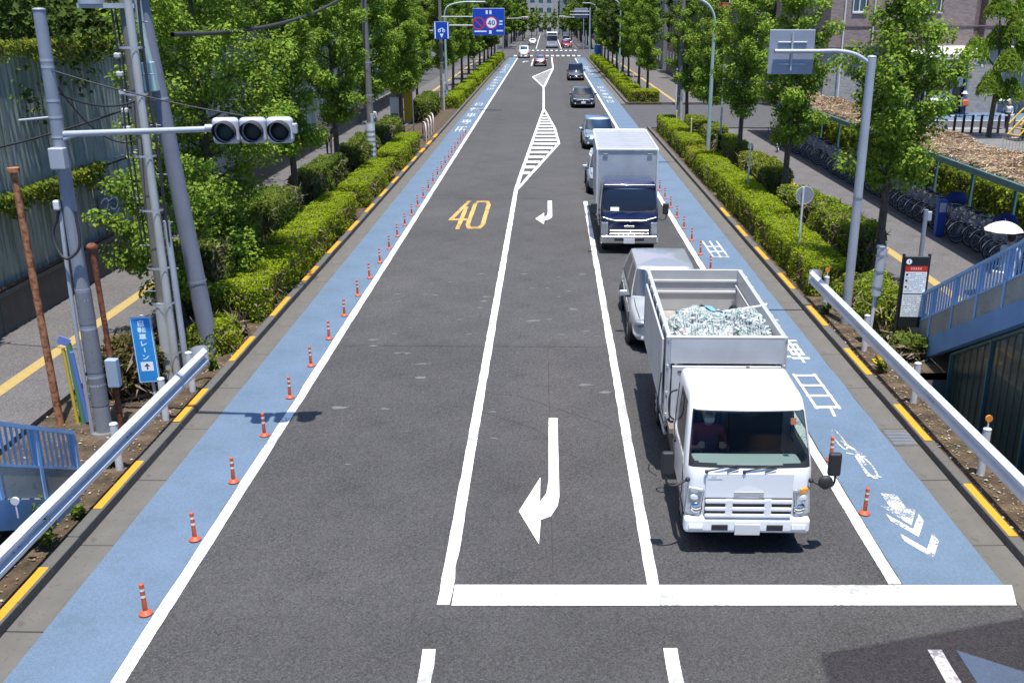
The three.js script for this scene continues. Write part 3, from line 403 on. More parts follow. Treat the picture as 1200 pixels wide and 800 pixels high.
// ---------- wall and tall fence on the left ----------
{
  const w = thing('retaining_wall', 'low weathered concrete wall at the back of the pavement', 'wall', [-12.2, 0, 0]);
  for (let z = -12; z > -90; z -= 4.5) obj('wall_panel', rbox(0.3, 0.95, 4.47, 0.02, -0.15, 0.5, z - 2.25), mat.concD, w);
  obj('coping', bx(-0.34, 0.04, 0.975, 1.06, -90, -12), mat.conc, w); obj('pipe_rail', rod([-0.02, 1.12, -12], [-0.02, 1.12, -70], 0.035, 0.035, 8), M([0.42, 0.36, 0.24], 0.7, 0, { map: tRust }), w);
  const f = thing('tall_fence', 'tall grey-green sheet fence streaked with algae above the concrete wall', 'fence', [-12.35, 1.06, 0]);
  const r = rng(2), pm = M([1, 1, 1], 0.75, 0, { map: tAlgae, side: THREE.DoubleSide });
  const wave = (len, h, y, z) => { const n = 36, l = []; for (let i = 0; i < n; i++) { const a = i / n, b = (i + 1) / n, wa = 0.007 * Math.sin(i * PI / 2), wb = 0.007 * Math.sin((i + 1) * PI / 2); l.push(...q4([wa, 0, a * len], [wb, 0, b * len], [wb, h, b * len], [wa, h, a * len])); } const g = tri(l); g.translate(0, y, z); return g; };
  for (let z = -12; z > -88; z -= 1.82) { const t = (r() - 0.5) * 0.02; obj('lower_panel', wave(1.79, 1.85, 0.02, z - 1.8), pm, f); const u = obj('upper_panel', wave(1.79, 3.1, 2.0, z - 1.8), pm, f); u.position.x = -0.06 + t; }
  for (let z = -12; z > -88; z -= 3.64) obj('post', box(0.08, 5.3, 0.08, -0.09, 2.65, z), mat.galv, f);
  for (const y of [1.92, 5.12]) obj('rail', bx(-0.1, 0.0, y, y + 0.08, -88, -12), y > 5 ? M([0.28, 0.2, 0.12], 0.8) : mat.galv, f);
  // ivy trailing along the ledges
  const ivy = (z0, z1, y, n, seed, dx) => { const q = rng(seed), L = new Leaves(); for (let i = 0; i < n; i++) { const z = lerp(z0, z1, q()), hang = Math.pow(q(), 2) * (0.2 + 0.5 * vn(z * 1.3 + 100, 3, 512, seed)); L.leaf(-12.25 + dx + q() * 0.22, y + 0.12 * q() - hang, z, 1 + q() - 0.5, 0.6 + q() - 0.5, q() - 0.5, 0.1 * (0.7 + 0.6 * q()), pick(GREENS.shrub.concat(GREENS.gold), q), q, 0.8); } const o = obj('ivy', L.build(), mat.leaf); tag(o, y > 5 ? 'trailing ivy along the top rail of the tall fence' : 'trailing ivy band along the middle rail of the tall fence', 'plant'); };
  ivy(-14, -27, 3.05, 5200, 4, 0); ivy(-14, -40, 6.3, 6500, 6, 0);
  const gt = canvasTex(256, 256, (c, W, Hh) => { c.fillStyle = '#6f7a7c'; c.fillRect(0, 0, W, Hh); c.lineWidth = 13; c.lineJoin = c.lineCap = 'round'; c.strokeStyle = '#dfe3e6'; c.beginPath(); c.moveTo(30, 60); c.bezierCurveTo(80, 10, 130, 40, 100, 100); c.bezierCurveTo(70, 170, 40, 120, 90, 90); c.bezierCurveTo(150, 40, 200, 40, 210, 90); c.bezierCurveTo(220, 160, 150, 180, 130, 130); c.stroke(); c.beginPath(); c.moveTo(40, 180); c.quadraticCurveTo(130, 250, 220, 170); c.stroke(); c.strokeStyle = '#20356b'; c.lineWidth = 9; c.beginPath(); c.moveTo(70, 110); c.bezierCurveTo(100, 60, 180, 60, 190, 120); c.bezierCurveTo(180, 150, 150, 140, 150, 110); c.stroke(); });
  const g = new THREE.PlaneGeometry(1.5, 0.8); g.rotateY(PI / 2); const gr = obj('graffiti', g, M(0xffffff, 0.8, 0, { map: gt }), f); gr.position.set(0.06, 0.75, -27.4);
}
// ---------- guardrails ----------
function guardrail(x, side, z0, z1, label, posts, flare) {
  const t = thing('guardrail', label, 'guardrail', [x, 0.1, 0]);
  const prof = [[0, 0.36], [0.03, 0.40], [0.07, 0.44], [0.07, 0.49], [0.015, 0.53], [0.015, 0.58], [0.07, 0.62], [0.07, 0.67], [0.03, 0.71], [0, 0.74]]; const N = Math.round((z0 - z1) / 4);
  for (let k = 0; k < N; k++) { const a = lerp(z0, z1, k / N), b = lerp(z0, z1, (k + 1) / N) - 0.02, l = []; const o = k % 2 * 0.004; for (let i = 0; i < prof.length - 1; i++) { const [p, y] = prof[i], [q, w] = prof[i + 1]; l.push(...q4([-side * (p + o), y, a], [-side * (q + o), w, a], [-side * (q + o), w, b], [-side * (p + o), y, b])); for (const e of [0.006]) l.push(...q4([-side * (p + o - e), y, b], [-side * (q + o - e), w, b], [-side * (q + o - e), w, a], [-side * (p + o - e), y, a])); } obj('rail_beam', tri(l), mat.whiteRail, t); for (let m = 0; m < 4; m++) obj('bolt', sph(0.016, -side * (0.02 + o), 0.555 + (m % 2 ? 0.04 : -0.03), b + 0.12 + (m > 1 ? 0.14 : 0), 1, 1, 1, 6, 5), mat.galv, t); }
  for (const z of posts) { const p = obj('post', rod([side * 0.14, -0.1, z], [side * 0.14, 0.78, z], 0.062, 0.062, 14), mat.white, t); obj('post_cap', sph(0.066, side * 0.14, 0.78, z, 1, 0.45, 1), mat.white, p); obj('bracket', bx(Math.min(0, side * 0.1), Math.max(0, side * 0.1), 0.5, 0.6, z - 0.05, z + 0.05), mat.white, p); }
  for (const z of flare) { const pts = []; for (let i = 0; i <= 8; i++) { const a = i / 8 * PI; pts.push([Math.sin(a) * 0.1 * 1, Math.cos(a) * 0.16]); } const l = []; for (let i = 0; i < 8; i++) { const A = [side * (0.08 - pts[i][1]), z - pts[i][0] * 2], B = [side * (0.08 - pts[i + 1][1]), z - pts[i + 1][0] * 2]; l.push(...q4([A[0], 0.37, A[1]], [B[0], 0.37, B[1]], [B[0], 0.73, B[1]], [A[0], 0.73, A[1]])); } obj('end_cap', tri(l), mat.white, t); }
  return t;
}
guardrail(-6.68, -1, -4, -18.0, 'white corrugated guardrail beside the left stair and signal pole', [-6, -9.95, -14.2, -16.2, -17.6], [-18.0]);
guardrail(6.7, 1, -4, -24.0, 'white corrugated guardrail below the blue stair and notice board', [-6, -10, -14.0, -17.0, -20, -23.2], [-24.0]);
function reflectorPost(x, z, col, label) { const t = thing('reflector_post', label, 'reflector', [x, 0.82, z]); obj('stem', rod([0, 0, 0], [0, 0.2, 0], 0.012), mat.white, t); obj('disc', rod([0, 0.24, -0.015], [0, 0.24, 0.015], 0.055, 0.055, 16), col, t); }
reflectorPost(6.84, -14.0, mat.orangeDisc = M([0.75, 0.25, 0.04], 0.35), 'round orange reflector on the guardrail post by the dark stair screen'); reflectorPost(6.84, -23.2, mat.orangeDisc, 'round orange reflector on the guardrail post by the sign pole'); reflectorPost(-6.84, -11.3, M([0.6, 0.6, 0.6], 0.4), 'round pale reflector on the guardrail post by the left stair');
// ---------- footbridge stairs ----------
function stair(xa, xb, zs, label, name) { // xa = road side, rises towards +z
  const t = thing(name, label, 'stairs', [0, 0, 0]); const k = 0.515, top = 5.35, zt = zs + top / k, lo = Math.min(xa, xb), hi = Math.max(xa, xb); const Y = (z) => (z - zs) * k;
  const n = 34; for (let i = 0; i < n; i++) { const z = zs + (i + 0.5) * (top / k) / n, y = top * (i + 1) / n; obj('step', bx(lo + 0.12, hi - 0.12, y - 0.06, y, z - (top / k) / n / 2, z + (top / k) / n / 2 + 0.03), mat.conc, t); }
  for (const x of [xa, xb]) {
    const sl = (name, y0, y1, th, m, z0 = zs, z1 = zt) => obj(name, tri([[-th / 2, th / 2]].flatMap(([a, b]) => { const c = (xx, z, o) => [x + xx, Y(z) + o, z]; const q = []; const P = [c(a, z0, y0), c(b, z0, y0), c(b, z1, y0), c(a, z1, y0), c(a, z0, y1), c(b, z0, y1), c(b, z1, y1), c(a, z1, y1)]; q.push(...q4(P[0], P[1], P[2], P[3]), ...q4(P[4], P[7], P[6], P[5]), ...q4(P[0], P[4], P[5], P[1]), ...q4(P[1], P[5], P[6], P[2]), ...q4(P[2], P[6], P[7], P[3]), ...q4(P[3], P[7], P[4], P[0])); return q; })), m, t);
    sl('stringer', -0.42, 0.02, 0.16, mat.stairBlue); sl('handrail', 1.08, 1.14, 0.09, mat.stairBlueL); sl('lower_rail', 0.5, 0.54, 0.05, mat.stairBlueL);
    for (let z = zs; z < zt - 0.2; z += 1.0) { const z1 = Math.min(z + 0.96, zt); sl('side_panel', 0.04, 0.5, 0.035, mat.stairPanel, z + 0.04, z1); obj('post', box(0.07, 1.08, 0.07, x, Y(z) + 0.56, z), mat.stairBlueL, t); for (let q = 1; q < 8; q++) { const zz = z + q * 0.125; obj('baluster', stair.b ??= rod([0, 0, 0], [0, 0.56, 0], 0.017, 0.017, 6, false), mat.stairBlueL, t).position.set(x, Y(zz) + 0.53, zz); } }
  }
  return t;
}
stair(8.0, 10.1, -20.5, 'blue footbridge stair with baluster railing rising beside the bicycle parking pavement', 'footbridge_stair');
stair(-7.05, -9.2, -13.35, 'blue footbridge stair with baluster railing at the foot of the signal pole', 'footbridge_stair');
{ // enclosure under the right stair
  const t = thing('stair_screen', 'dark green glazed mesh screen closing the space under the blue stair', 'screen', [8.12, 0, 0]); const scr = MP([0.03, 0.06, 0.055], 0.35, 0, { clearcoat: 0.3 });
  for (let z = -18.5; z < -8; z += 1.6) { const h0 = Math.max(0.15, (z + 20.5) * 0.515 - 0.5), h1 = (z + 1.55 + 20.5) * 0.515 - 0.5; obj('screen_panel', tri(q4([0, -2.1, z + 0.05], [0, -2.1, z + 1.55], [0, h1, z + 1.55], [0, h0, z + 0.05])), scr, t); obj('frame_post', box(0.06, h0 + 2.1, 0.06, -0.02, h0 / 2 - 1.05, z), mat.teal, t); obj('frame_top', rod([-0.02, h0, z], [-0.02, h1, z + 1.55], 0.03, 0.03, 6), mat.teal, t); for (let q = 1; q < 6; q++) obj('mesh_wire', rod([-0.012, -2.1, z + q * 0.26], [-0.012, lerp(h0, h1, q / 6), z + q * 0.26], 0.008, 0.008, 4, false), mat.teal, t); }
  obj('wall_lamp', [rbox(0.1, 0.2, 0.14, 0.03, -0.06, 2.0, -14.1)], mat.white, t);
  const w = obj('stair_wall', bx(8.35, 9.1, -2.19, 1.4, -16.6, -8), mat.conc); tag(w, 'grey wall block inside the space under the blue stair', 'wall');
}
{ // the footbridge the view is taken from, with the roof over its landing that shades the road corner
  const t = thing('footbridge', 'blue steel footbridge deck with a roofed landing over the road', 'footbridge', [0, 0, 0]);
  obj('deck', bx(-9.4, 10.3, 5.05, 5.35, 0.5, 4), mat.conc, t); obj('girder', [bx(-9.4, 10.3, 4.5, 5.05, 0.55, 0.7), bx(-9.4, 10.3, 4.5, 5.05, 3.8, 3.95)], mat.stairBlue, t); obj('landing', bx(7.9, 10.3, 5.05, 5.34, -10.1, 0.5), mat.conc, t);
  obj('landing', bx(-9.3, -7, 5.05, 5.34, -2.95, 0.5), mat.conc, t);
  obj('roof', [extr([[3.6, 7.55], [6.4, 8.3], [11.4, 9.6], [11.4, -4], [2.6, -4]], 0.12).rotateX(-PI / 2).translate(0, 8.6, 0)].map((g) => norm(g)), MP([0.74, 0.69, 0.68], 0.05, 0, { transmission: 1, thickness: 0 }), t);
  for (const [x, z] of [[10.6, -9], [10.6, -3], [10.6, 3]]) obj('roof_post', rod([x, 0, z], [x, 8.6, z], 0.12), mat.stairBlue, t); for (const x of [-9, 10.2]) obj('pier', rod([x, 0, 2.2], [x, 4.5, 2.2], 0.35), mat.stairBlue, t);
}
// ---------- delineator posts ----------
{
  const t = thing('lane_post', 'orange rubber lane post beside the white edge line of the blue lane', 'lane post', [-4.95, 0.009, -10.36], 0, 'orange lane posts');
  obj('base', lathe([[0, 0.0], [0.105, 0.0], [0.1, 0.03], [0.06, 0.055], [0.045, 0.09], [0, 0.09]], 16), mat.orange, t); const p = obj('tube', lathe([[0, 0.06], [0.04, 0.06], [0.036, 0.3], [0.035, 0.62], [0.03, 0.65], [0, 0.655]], 14), mat.orange, t);
  for (const y of [0.36, 0.5]) obj('reflective_band', rod([0, y, 0], [0, y + 0.055, 0], 0.038, 0.038, 14, false), mat.reflector, p);
  const r = rng(4); let first = true;
  t.scale.set(0.8, 0.66, 0.8); const put = (x, z) => { const c = first ? t : dup(t, [x, 0.009, z], r() * 6); if (first) t.position.set(x, 0.009, z); first = false; c.rotation.set((r() - 0.5) * 0.05, r() * 6, (r() - 0.5) * 0.05); };
  for (let z = -10.36; z > -62; z -= 1.782) put(-4.93, z); for (const z of [-12.9, -14.7]) put(4.68, z); for (let z = -25.4; z > -42; z -= 1.9) put(4.68, z);
}
// ---------- poles ----------
const strap = (x, y, z, r, p, m = mat.black) => obj('strap', rod([x, y, z], [x, y + 0.04, z], r, r, 14, false), m, p);
{ // signal pole
  const X = -7.66, Z = -15.6, t = thing('signal_pole', 'grey steel traffic signal pole with conduits standing by the left stair', 'pole', [X, 0.1, Z]);
  obj('pole', [rod([0, 0, 0], [0, 2.6, 0], 0.14, 0.125, 18), rod([0, 2.6, 0], [0.0, 6.95, 0], 0.115, 0.09, 18)], mat.galv, t); obj('pole_cap', sph(0.1, 0, 6.95, 0, 1, 0.3, 1), mat.galv, t);
  obj('base_collar', rod([0, 0, 0], [0, 0.06, 0], 0.24, 0.22, 18), mat.conc, t); obj('conduit', tube([[-0.16, 0, 0.1], [-0.16, 2, 0.1], [-0.15, 3.1, 0.08], [-0.13, 3.9, 0.06]], 0.035), mat.galvL, t);
  obj('cable', tube([[-0.13, 3.9, 0.08], [-0.28, 3.5, 0.12], [-0.1, 3.15, 0.2], [0.12, 3.3, 0.16], [0.14, 3.9, 0.12]], 0.025), mat.cable, t);
  obj('junction_box', rbox(0.24, 0.33, 0.16, 0.02, 0.03, 4.75, 0.17), mat.galvL, t); obj('junction_box', rbox(0.2, 0.5, 0.14, 0.02, 0.28, 1.1, -0.05), M([0.3, 0.38, 0.45], 0.5), t); obj('conduit_head', rbox(0.1, 0.16, 0.1, 0.03, -0.15, 4.0, 0.1), mat.white, t);
  for (const y of [0.9, 1.05, 1.9, 2.4, 5.05, 5.35, 5.6, 6.1, 6.2]) strap(0, y, 0, 0.148 - 0.008 * y, t, mat.galvL);
  for (const [y, q] of [[0.55, 0.5], [1.15, 0.72], [2.0, 0.55]]) obj('sticker_sheet', rod([0, y, 0], [0, y + q, 0], 0.145 - 0.006 * y, 0.144 - 0.006 * (y + q), 18, false), M([0.27, 0.285, 0.32], 0.75, 0.05, { map: tConc }), t);
  // arm and head
  const a = obj('arm', [rod([0, 5.1, 0], [2.55, 5.2, 0.12], 0.05, 0.045, 12), rod([0, 5.0, 0.02], [0.3, 5.1, 0.02], 0.03, 0.03, 8), rod([-0.55, 5.32, 0.05], [0.1, 5.38, 0.0], 0.02, 0.02, 6)], mat.galvL, t);
  const s = thing('traffic_signal', 'pale grey three-lamp traffic signal head hung on the horizontal arm', 'traffic signal', [-4.55, 5.28, -15.45], 0.1);
  const hs2 = [0.98, 0.4]; obj('housing', [-0.41, 0, 0.41].map((x) => rbox(0.405, 0.4, 0.16, 0.07, x, 0, 0, 0, 0, 0, 3)), M([0.56, 0.57, 0.62], 0.5, 0, { map: tMetal }), s);
  [-0.41, 0, 0.41].forEach((x, i) => { obj('lens', sph(0.145, x, -0.01, 0.07, 1, 1, 0.25, 20, 12), MP(i ? [0.016, 0.014, 0.016] : [0.008, 0.025, 0.024], 0.45, 0, {}), s); const l = []; const n = 22; for (let k = 0; k < n; k++) { const A = (k / n) * 2 * PI, B = ((k + 1) / n) * 2 * PI, d = (q) => 0.12 + 0.24 * Math.max(0, 0.3 + 0.7 * Math.sin(q)), P = (q, z) => [x + Math.cos(q) * 0.165, -0.005 + Math.sin(q) * 0.165, z]; l.push(...q4(P(A, 0.07), P(B, 0.07), P(B, 0.07 + d(B)), P(A, 0.07 + d(A)))); } obj('visor', tri(l), M([0.03, 0.032, 0.036], 0.7), s); });
  obj('end_bracket', rbox(0.08, 0.16, 0.12, 0.02, 0.63, 0.02, 0), mat.galvL, s); obj('clamp', rod([-0.72, 0.04, 0], [-0.55, 0.04, 0], 0.06), mat.galvL, s);
}
{ // concrete utility pole with cable guards
  const t = thing('utility_pole', 'concrete utility pole with pale cable guards and a transformer, by the blue lane sign', 'utility pole', [-7.42, 0.1, -18.3]);
  obj('pole', rod([0, 0, 0], [-0.02, 11, 0], 0.155, 0.1, 18), mat.conc, t); obj('cable_guard', [rod([0.14, 0.1, 0.2], [0.1, 7.6, 0.18], 0.075, 0.075, 12)], mat.pvc, t); obj('cable_guard', rod([0.3, 0, 0.1], [0.26, 3.2, 0.1], 0.06, 0.06, 12), mat.galvL, t); obj('cable_guard', rod([-0.02, 0, 0.22], [-0.02, 1.6, 0.2], 0.1, 0.1, 14), mat.pvc, t);
  for (const y of [0.6, 1.6, 2.3, 3.4, 4.4, 5.5, 6.3]) strap(0.03, y, 0.08, 0.26 - 0.006 * y, t, mat.galvL);
  for (const [dx, dz] of [[-0.2, 0.05], [-0.24, 0.12], [0.25, 0.12], [0.29, 0.16]]) obj('cable', tube([[dx, 2.8, dz], [dx * 1.1, 4.6, dz * 1.3], [dx * 0.9, 6, dz], [dx * 1.2, 8.6, dz]], 0.018), mat.cable, t);
  obj('transformer', [rod([-0.55, 7.05, 0.15], [-0.55, 7.9, 0.15], 0.22, 0.22, 18), box(1.0, 0.08, 0.08, -0.3, 7.02, 0.15)], mat.galvL, t); for (let y = 4.9; y < 6.2; y += 0.32) obj('insulator', rbox(0.12, 0.1, 0.1, 0.03, -0.24, y, 0.1), mat.pvc, t);
  for (let y = 1.8; y < 8; y += 0.45) obj('climbing_bolt', rod([0, y, 0], [Math.round(y / 0.45) % 2 ? 0.34 : -0.34, y, 0], 0.012), mat.galv, t);
}
{ // steel lamp column that leans a little
  const t = thing('lamp_column', 'thick leaning grey steel column with a pale green lamp bracket', 'lamp post', [-7.18, 0.1, -19.8]); t.rotation.z = 0.08;
  obj('column', rod([0, 0, 0], [0, 9.5, 0], 0.19, 0.12, 20), M([0.24, 0.25, 0.3], 0.55, 0.2, { map: tMetal }), t); obj('lamp_bracket', tube([[0.02, 5.6, 0.18], [0.0, 6.8, 0.2], [0.1, 7.5, 0.2], [0.5, 8.1, 0.2], [1.4, 8.5, 0.2]], 0.07), mat.lampG, t); obj('control_box', rbox(0.28, 0.55, 0.2, 0.02, -0.05, 5.75, 0.24), M([0.36, 0.5, 0.46], 0.5), t); strap(0, 5.3, 0, 0.16, t, mat.galvL); strap(0, 1.6, 0, 0.2, t, mat.galv);
}
tag(obj('rusty_pole', [rod([-8.62, 0.1, -16.0], [-8.68, 4.55, -16.0], 0.065, 0.055, 12), rod([-8.68, 4.55, -16.0], [-8.68, 4.62, -16], 0.1, 0.1, 10)], mat.rust), 'thin rusty orange steel pole beside the signal pole', 'pole');
tag(obj('rusty_pipe', [rod([-7.42, 0.1, -15.75], [-7.47, 3.3, -15.75], 0.045, 0.045, 10), sph(0.07, -7.47, 3.36, -15.75, 1.4, 1, 1)], M([0.6, 0.45, 0.42], 0.85, 0, { map: tRust })), 'brown rusty conduit pipe running up beside the signal pole', 'pipe');
{ const t = thing('striped_post', 'short post wrapped in blue, yellow and green beside the rusty pole', 'post', [-8.22, 0.1, -16.05]); const cs = [[0.1, 0.2, 0.6], [0.15, 0.22, 0.5], [0.6, 0.45, 0.05], [0.08, 0.25, 0.12]]; obj('post', rod([0, 0, 0], [-0.05, 1.5, 0], 0.05, 0.045, 10), M(cs[3], 0.6), t); obj('sleeve', rod([0.09, 0.05, 0.04], [0.0, 1.35, 0.04], 0.035), M(cs[0], 0.6), t); obj('sleeve', rod([-0.1, 0, 0.02], [-0.15, 1.4, 0.02], 0.03), M(cs[2], 0.6), t); obj('tag', rbox(0.2, 0.14, 0.02, 0.005, -0.1, 1.55, 0.05, 0.3, 0, -0.5), M(cs[1], 0.5), t); }
// signs
const strokes = (c, ch, x, y, w, h) => { for (const s of CH[ch]) { c.beginPath(); c.moveTo(x + s[0] * w, y + s[1] * h); for (let i = 2; i < s.length; i += 2) c.lineTo(x + s[i] * w, y + s[i + 1] * h); c.stroke(); } };
function plate(name, w, h, th, texture, parent, x, y, z, ry = 0, back = mat.galvL) { const o = obj(name, rbox(w, h, th, th * 0.4), back, parent); o.position.set(x, y, z); o.rotation.y = ry; const g = new THREE.PlaneGeometry(w * 0.985, h * 0.985); const f = obj('sign_face', g, M(0xffffff, 0.5, 0, { map: texture }), o); f.position.z = th / 2 + 0.003; return o; }
{
  const tx = canvasTex(128, 512, (c, w, h) => { c.fillStyle = '#2f8ed2'; c.fillRect(0, 0, w, h); c.strokeStyle = '#d6ecf8'; c.lineWidth = 4; c.strokeRect(5, 5, w - 10, h - 10); c.strokeStyle = '#eaf6ff'; c.lineWidth = 7; c.lineJoin = 'round';['ji', 'ten', 'sha', 're', 'bar', 'n'].forEach((k, i) => strokes(c, k, 40, 22 + i * 53, 48, 42)); c.fillStyle = '#f2f6fa'; c.fillRect(26, 348, 76, 72); c.strokeStyle = '#4a5560'; c.fillStyle = '#4a5560'; c.lineWidth = 9; c.beginPath(); c.moveTo(64, 410); c.lineTo(64, 378); c.stroke(); c.beginPath(); c.moveTo(46, 386); c.lineTo(64, 358); c.lineTo(82, 386); c.fill(); });
  const t = thing('lane_sign', 'narrow upright blue sign with white lettering and arrow behind the guardrail', 'sign', [-7.05, 0.1, -16.35]); obj('post', rod([0.03, 0, -0.03], [-0.04, 1.9, -0.03], 0.028), mat.white, t); plate('panel', 0.36, 1.22, 0.05, tx, t, -0.03, 1.28, 0.02, 0.12, M([0.5, 0.52, 0.55], 0.5)).rotation.z = 0.02;
}
{ // right sign pole
  const t = thing('sign_pole', 'grey steel pole with a bent arm carrying a square sign seen from behind', 'sign pole', [6.98, 0.1, -21.9]);
  obj('pole', rod([0, 0, 0], [0, 6.0, 0], 0.105, 0.095, 18), mat.galvL, t); obj('pole_cap', sph(0.1, 0, 6.0, 0, 1, 0.4, 1), mat.galvL, t); strap(0, 2.95, 0, 0.108, t, mat.galv);
  obj('arm', tube([[0, 5.85, 0], [-0.35, 6.05, 0], [-0.7, 6.12, 0], [-1.2, 6.12, 0], [-2.1, 6.12, 0]], 0.045, 30, 10), mat.galvL, t);
  const p = obj('sign_panel', rbox(0.98, 0.92, 0.03, 0.02, -1.72, 6.1, -0.1), mat.galv, t); obj('brace', [rod([-1.72, 5.72, -0.05], [-1.72, 6.48, -0.05], 0.025), rod([-2.02, 6.3, -0.07], [-1.4, 6.3, -0.07], 0.018), rod([-2.02, 5.85, -0.07], [-1.4, 5.85, -0.07], 0.018)], mat.galvL, p);
}
{ const t = thing('round_sign', 'small round sign seen from behind on a thin white post in the hedge', 'sign', [7.06, 0.1, -26.9]); obj('post', rod([0, 0, 0], [0, 2.35, 0], 0.03), mat.white, t); obj('disc', rod([0.06, 2.12, -0.05], [0.06, 2.12, -0.07], 0.24, 0.24, 28), mat.galv, t); obj('rim', norm(new THREE.TorusGeometry(0.24, 0.014, 8, 28).translate(0.06, 2.12, -0.06)), mat.galvL, t); }
{ const t = thing('marker_post', 'thin white marker post with a small head standing in the low hedge', 'post', [7.36, 0.1, -36]); obj('post', rod([0, 0, 0], [0.04, 2.4, 0], 0.03), mat.white, t); obj('head', rod([0.04, 2.3, -0.05], [0.04, 2.3, -0.03], 0.11, 0.11, 16), mat.galvL, t); }
for (const [x, z, h] of [[7.45, -51.5, 1.35], [7.5, -88, 1.4], [7.45, -57.5, 1.2]]) { const t = thing('hedge_marker', 'short pale yellow marker post standing in the kerb hedge', 'post', [x, 0.1, z], 0, 'hedge marker posts'); obj('post', rod([0, 0, 0], [0, h + 0.35, 0], 0.035), M([0.6, 0.58, 0.3], 0.6), t); obj('cap', sph(0.037, 0, h + 0.35, 0), mat.white, t); }
{ // flexible post with cushion drum
  const t = thing('reflective_post', 'tall white post with a banded silver reflective sleeve behind the guardrail', 'post', [7.02, 0.1, -20.3]); obj('post', rod([0, 0, 0], [0.05, 1.5, 0], 0.04), mat.white, t); obj('sleeve', rod([0.05, 1.15, 0], [0.08, 2.2, 0], 0.1, 0.1, 14), M([0.5, 0.5, 0.52], 0.35, 0.2), t); for (const y of [1.3, 1.65, 2.0, 2.18]) obj('band', rod([0.06, y, 0], [0.062, y + 0.05, 0], 0.106, 0.106, 14, false), M([0.22, 0.23, 0.26], 0.4), t);
  const c = thing('yellow_cone', 'small yellow plastic cone at the foot of the guardrail', 'cone', [6.95, 0.1, -19.2]); obj('cone', lathe([[0.11, 0.03], [0.075, 0.25], [0.06, 0.33], [0, 0.33]], 16), M([0.75, 0.5, 0.02], 0.5), c); obj('base', rbox(0.3, 0.035, 0.3, 0.01, 0, 0.018, 0), M([0.7, 0.46, 0.02], 0.5), c);
}
{ // notice board
  const tx = canvasTex(256, 768, (c, w, h) => { c.fillStyle = '#1b1d20'; c.fillRect(0, 0, w, h); c.fillStyle = '#f4f4f2'; c.beginPath(); c.arc(44, 50, 30, 0, 7); c.fill(); c.fillStyle = '#1b1d20'; c.font = 'bold 44px sans-serif'; c.fillText('i', 38, 66); c.fillStyle = '#c8321e'; c.fillRect(14, 96, 228, 58); c.fillStyle = '#e9a99c'; for (let i = 0; i < 5; i++) c.fillRect(70 + i * 24, 112, 16, 24); c.fillStyle = '#e9e9e6'; c.fillRect(14, 158, 228, 236); c.fillRect(14, 404, 228, 248); c.fillStyle = '#8d9196'; const r = rng(8); for (let k = 0; k < 22; k++) { const y = 176 + k * 21 + (k > 9 ? 16 : 0); if (y < 640) for (let x = 28; x < 225;) { const q = 8 + r() * 26; if (r() > 0.18) c.fillRect(x, y, q, 8); x += q + 6; } } c.fillStyle = '#33373d'; for (let k = 0; k < 3; k++) c.fillRect(26, 180 + k * 66, 22, 22); });
  const t = thing('notice_board', 'tall black notice board with red header and white sheets by the stair', 'notice board', [7.78, 0.1, -20.1]); for (const x of [-0.27, 0.27]) obj('post', box(0.05, 2.1, 0.05, x, 1.05, -0.02), mat.black, t); plate('panel', 0.52, 1.56, 0.06, tx, t, 0, 1.28, 0.02, -0.05, mat.black);
  const p = thing('grey_post', 'plain grey steel post standing behind the notice board', 'post', [8.75, 0.1, -22.4]); obj('post', rod([0, 0, 0], [0, 2.6, 0], 0.05), mat.galv, p); obj('fitting', rbox(0.1, 0.22, 0.1, 0.02, 0.08, 2.45, 0), mat.galvL, p);
}
// street lamps
function streetLamp(pos, h, reach, label, group, turn = 0) { const t = thing('street_lamp', label, 'street lamp', pos, turn, group); obj('column', rod([0, 0, 0], [0, h * 0.83, 0], 0.11, 0.07, 16), mat.lampG, t); obj('arm', tube([[0, h * 0.82, 0], [-0.02, h * 0.9, 0], [-0.25, h * 0.96, 0], [-reach * 0.55, h, 0], [-reach, h + 0.03, 0]], 0.06), mat.lampG, t); obj('lamp_head', rbox(0.75, 0.12, 0.24, 0.05, -reach - 0.3, h + 0.02, 0), mat.galvL, t); return t; }
streetLamp([7.62, 0.1, -46.9], 7.45, 1.3, 'pale green street lamp with curved arm rising from the kerb hedge', null);
streetLamp([7.7, 0.1, -108], 8.2, 1.6, 'pale green street lamp past the side street', null);
streetLamp([7.7, 0.1, -160], 8.2, 1.6, 'pale green street lamp near the far crossing', null); streetLamp([-7.6, 0.1, -76.6], 7.6, 2.4, 'pale street lamp arched over the blue direction signs', null, PI);
{ const t = thing('thin_pole', 'thin grey pole standing right beside the curved street lamp', 'pole', [8.05, 0.1, -46.2]); obj('pole', rod([0, 0, 0], [0, 4.6, 0], 0.05), mat.galvL, t); obj('box', rbox(0.16, 0.7, 0.14, 0.02, -0.05, 1.2, 0.06), mat.black, t); }
function utilityPole(x, z, h, label, group) { const t = thing('utility_pole', label, 'utility pole', [x, 0.1, z], 0, group); obj('pole', rod([0, 0, 0], [0, h, 0], 0.17, 0.1, 14), mat.conc, t); obj('cable_guard', rod([0.1, 0, 0.16], [0.09, 2.6, 0.15], 0.08), mat.pvc, t); obj('cross_arm', [box(1.8, 0.09, 0.09, 0, h - 0.6, 0.12), box(1.4, 0.09, 0.09, 0, h - 1.4, 0.12)], mat.galv, t); for (const q of [-0.75, -0.3, 0.3, 0.75]) obj('insulator', rod([q, h - 0.56, 0.12], [q, h - 0.38, 0.12], 0.04), mat.white, t); for (const y of [1, 2.2, 3.4, 4.8]) strap(0.03, y, 0.03, 0.2, t, mat.galvL); return t; }
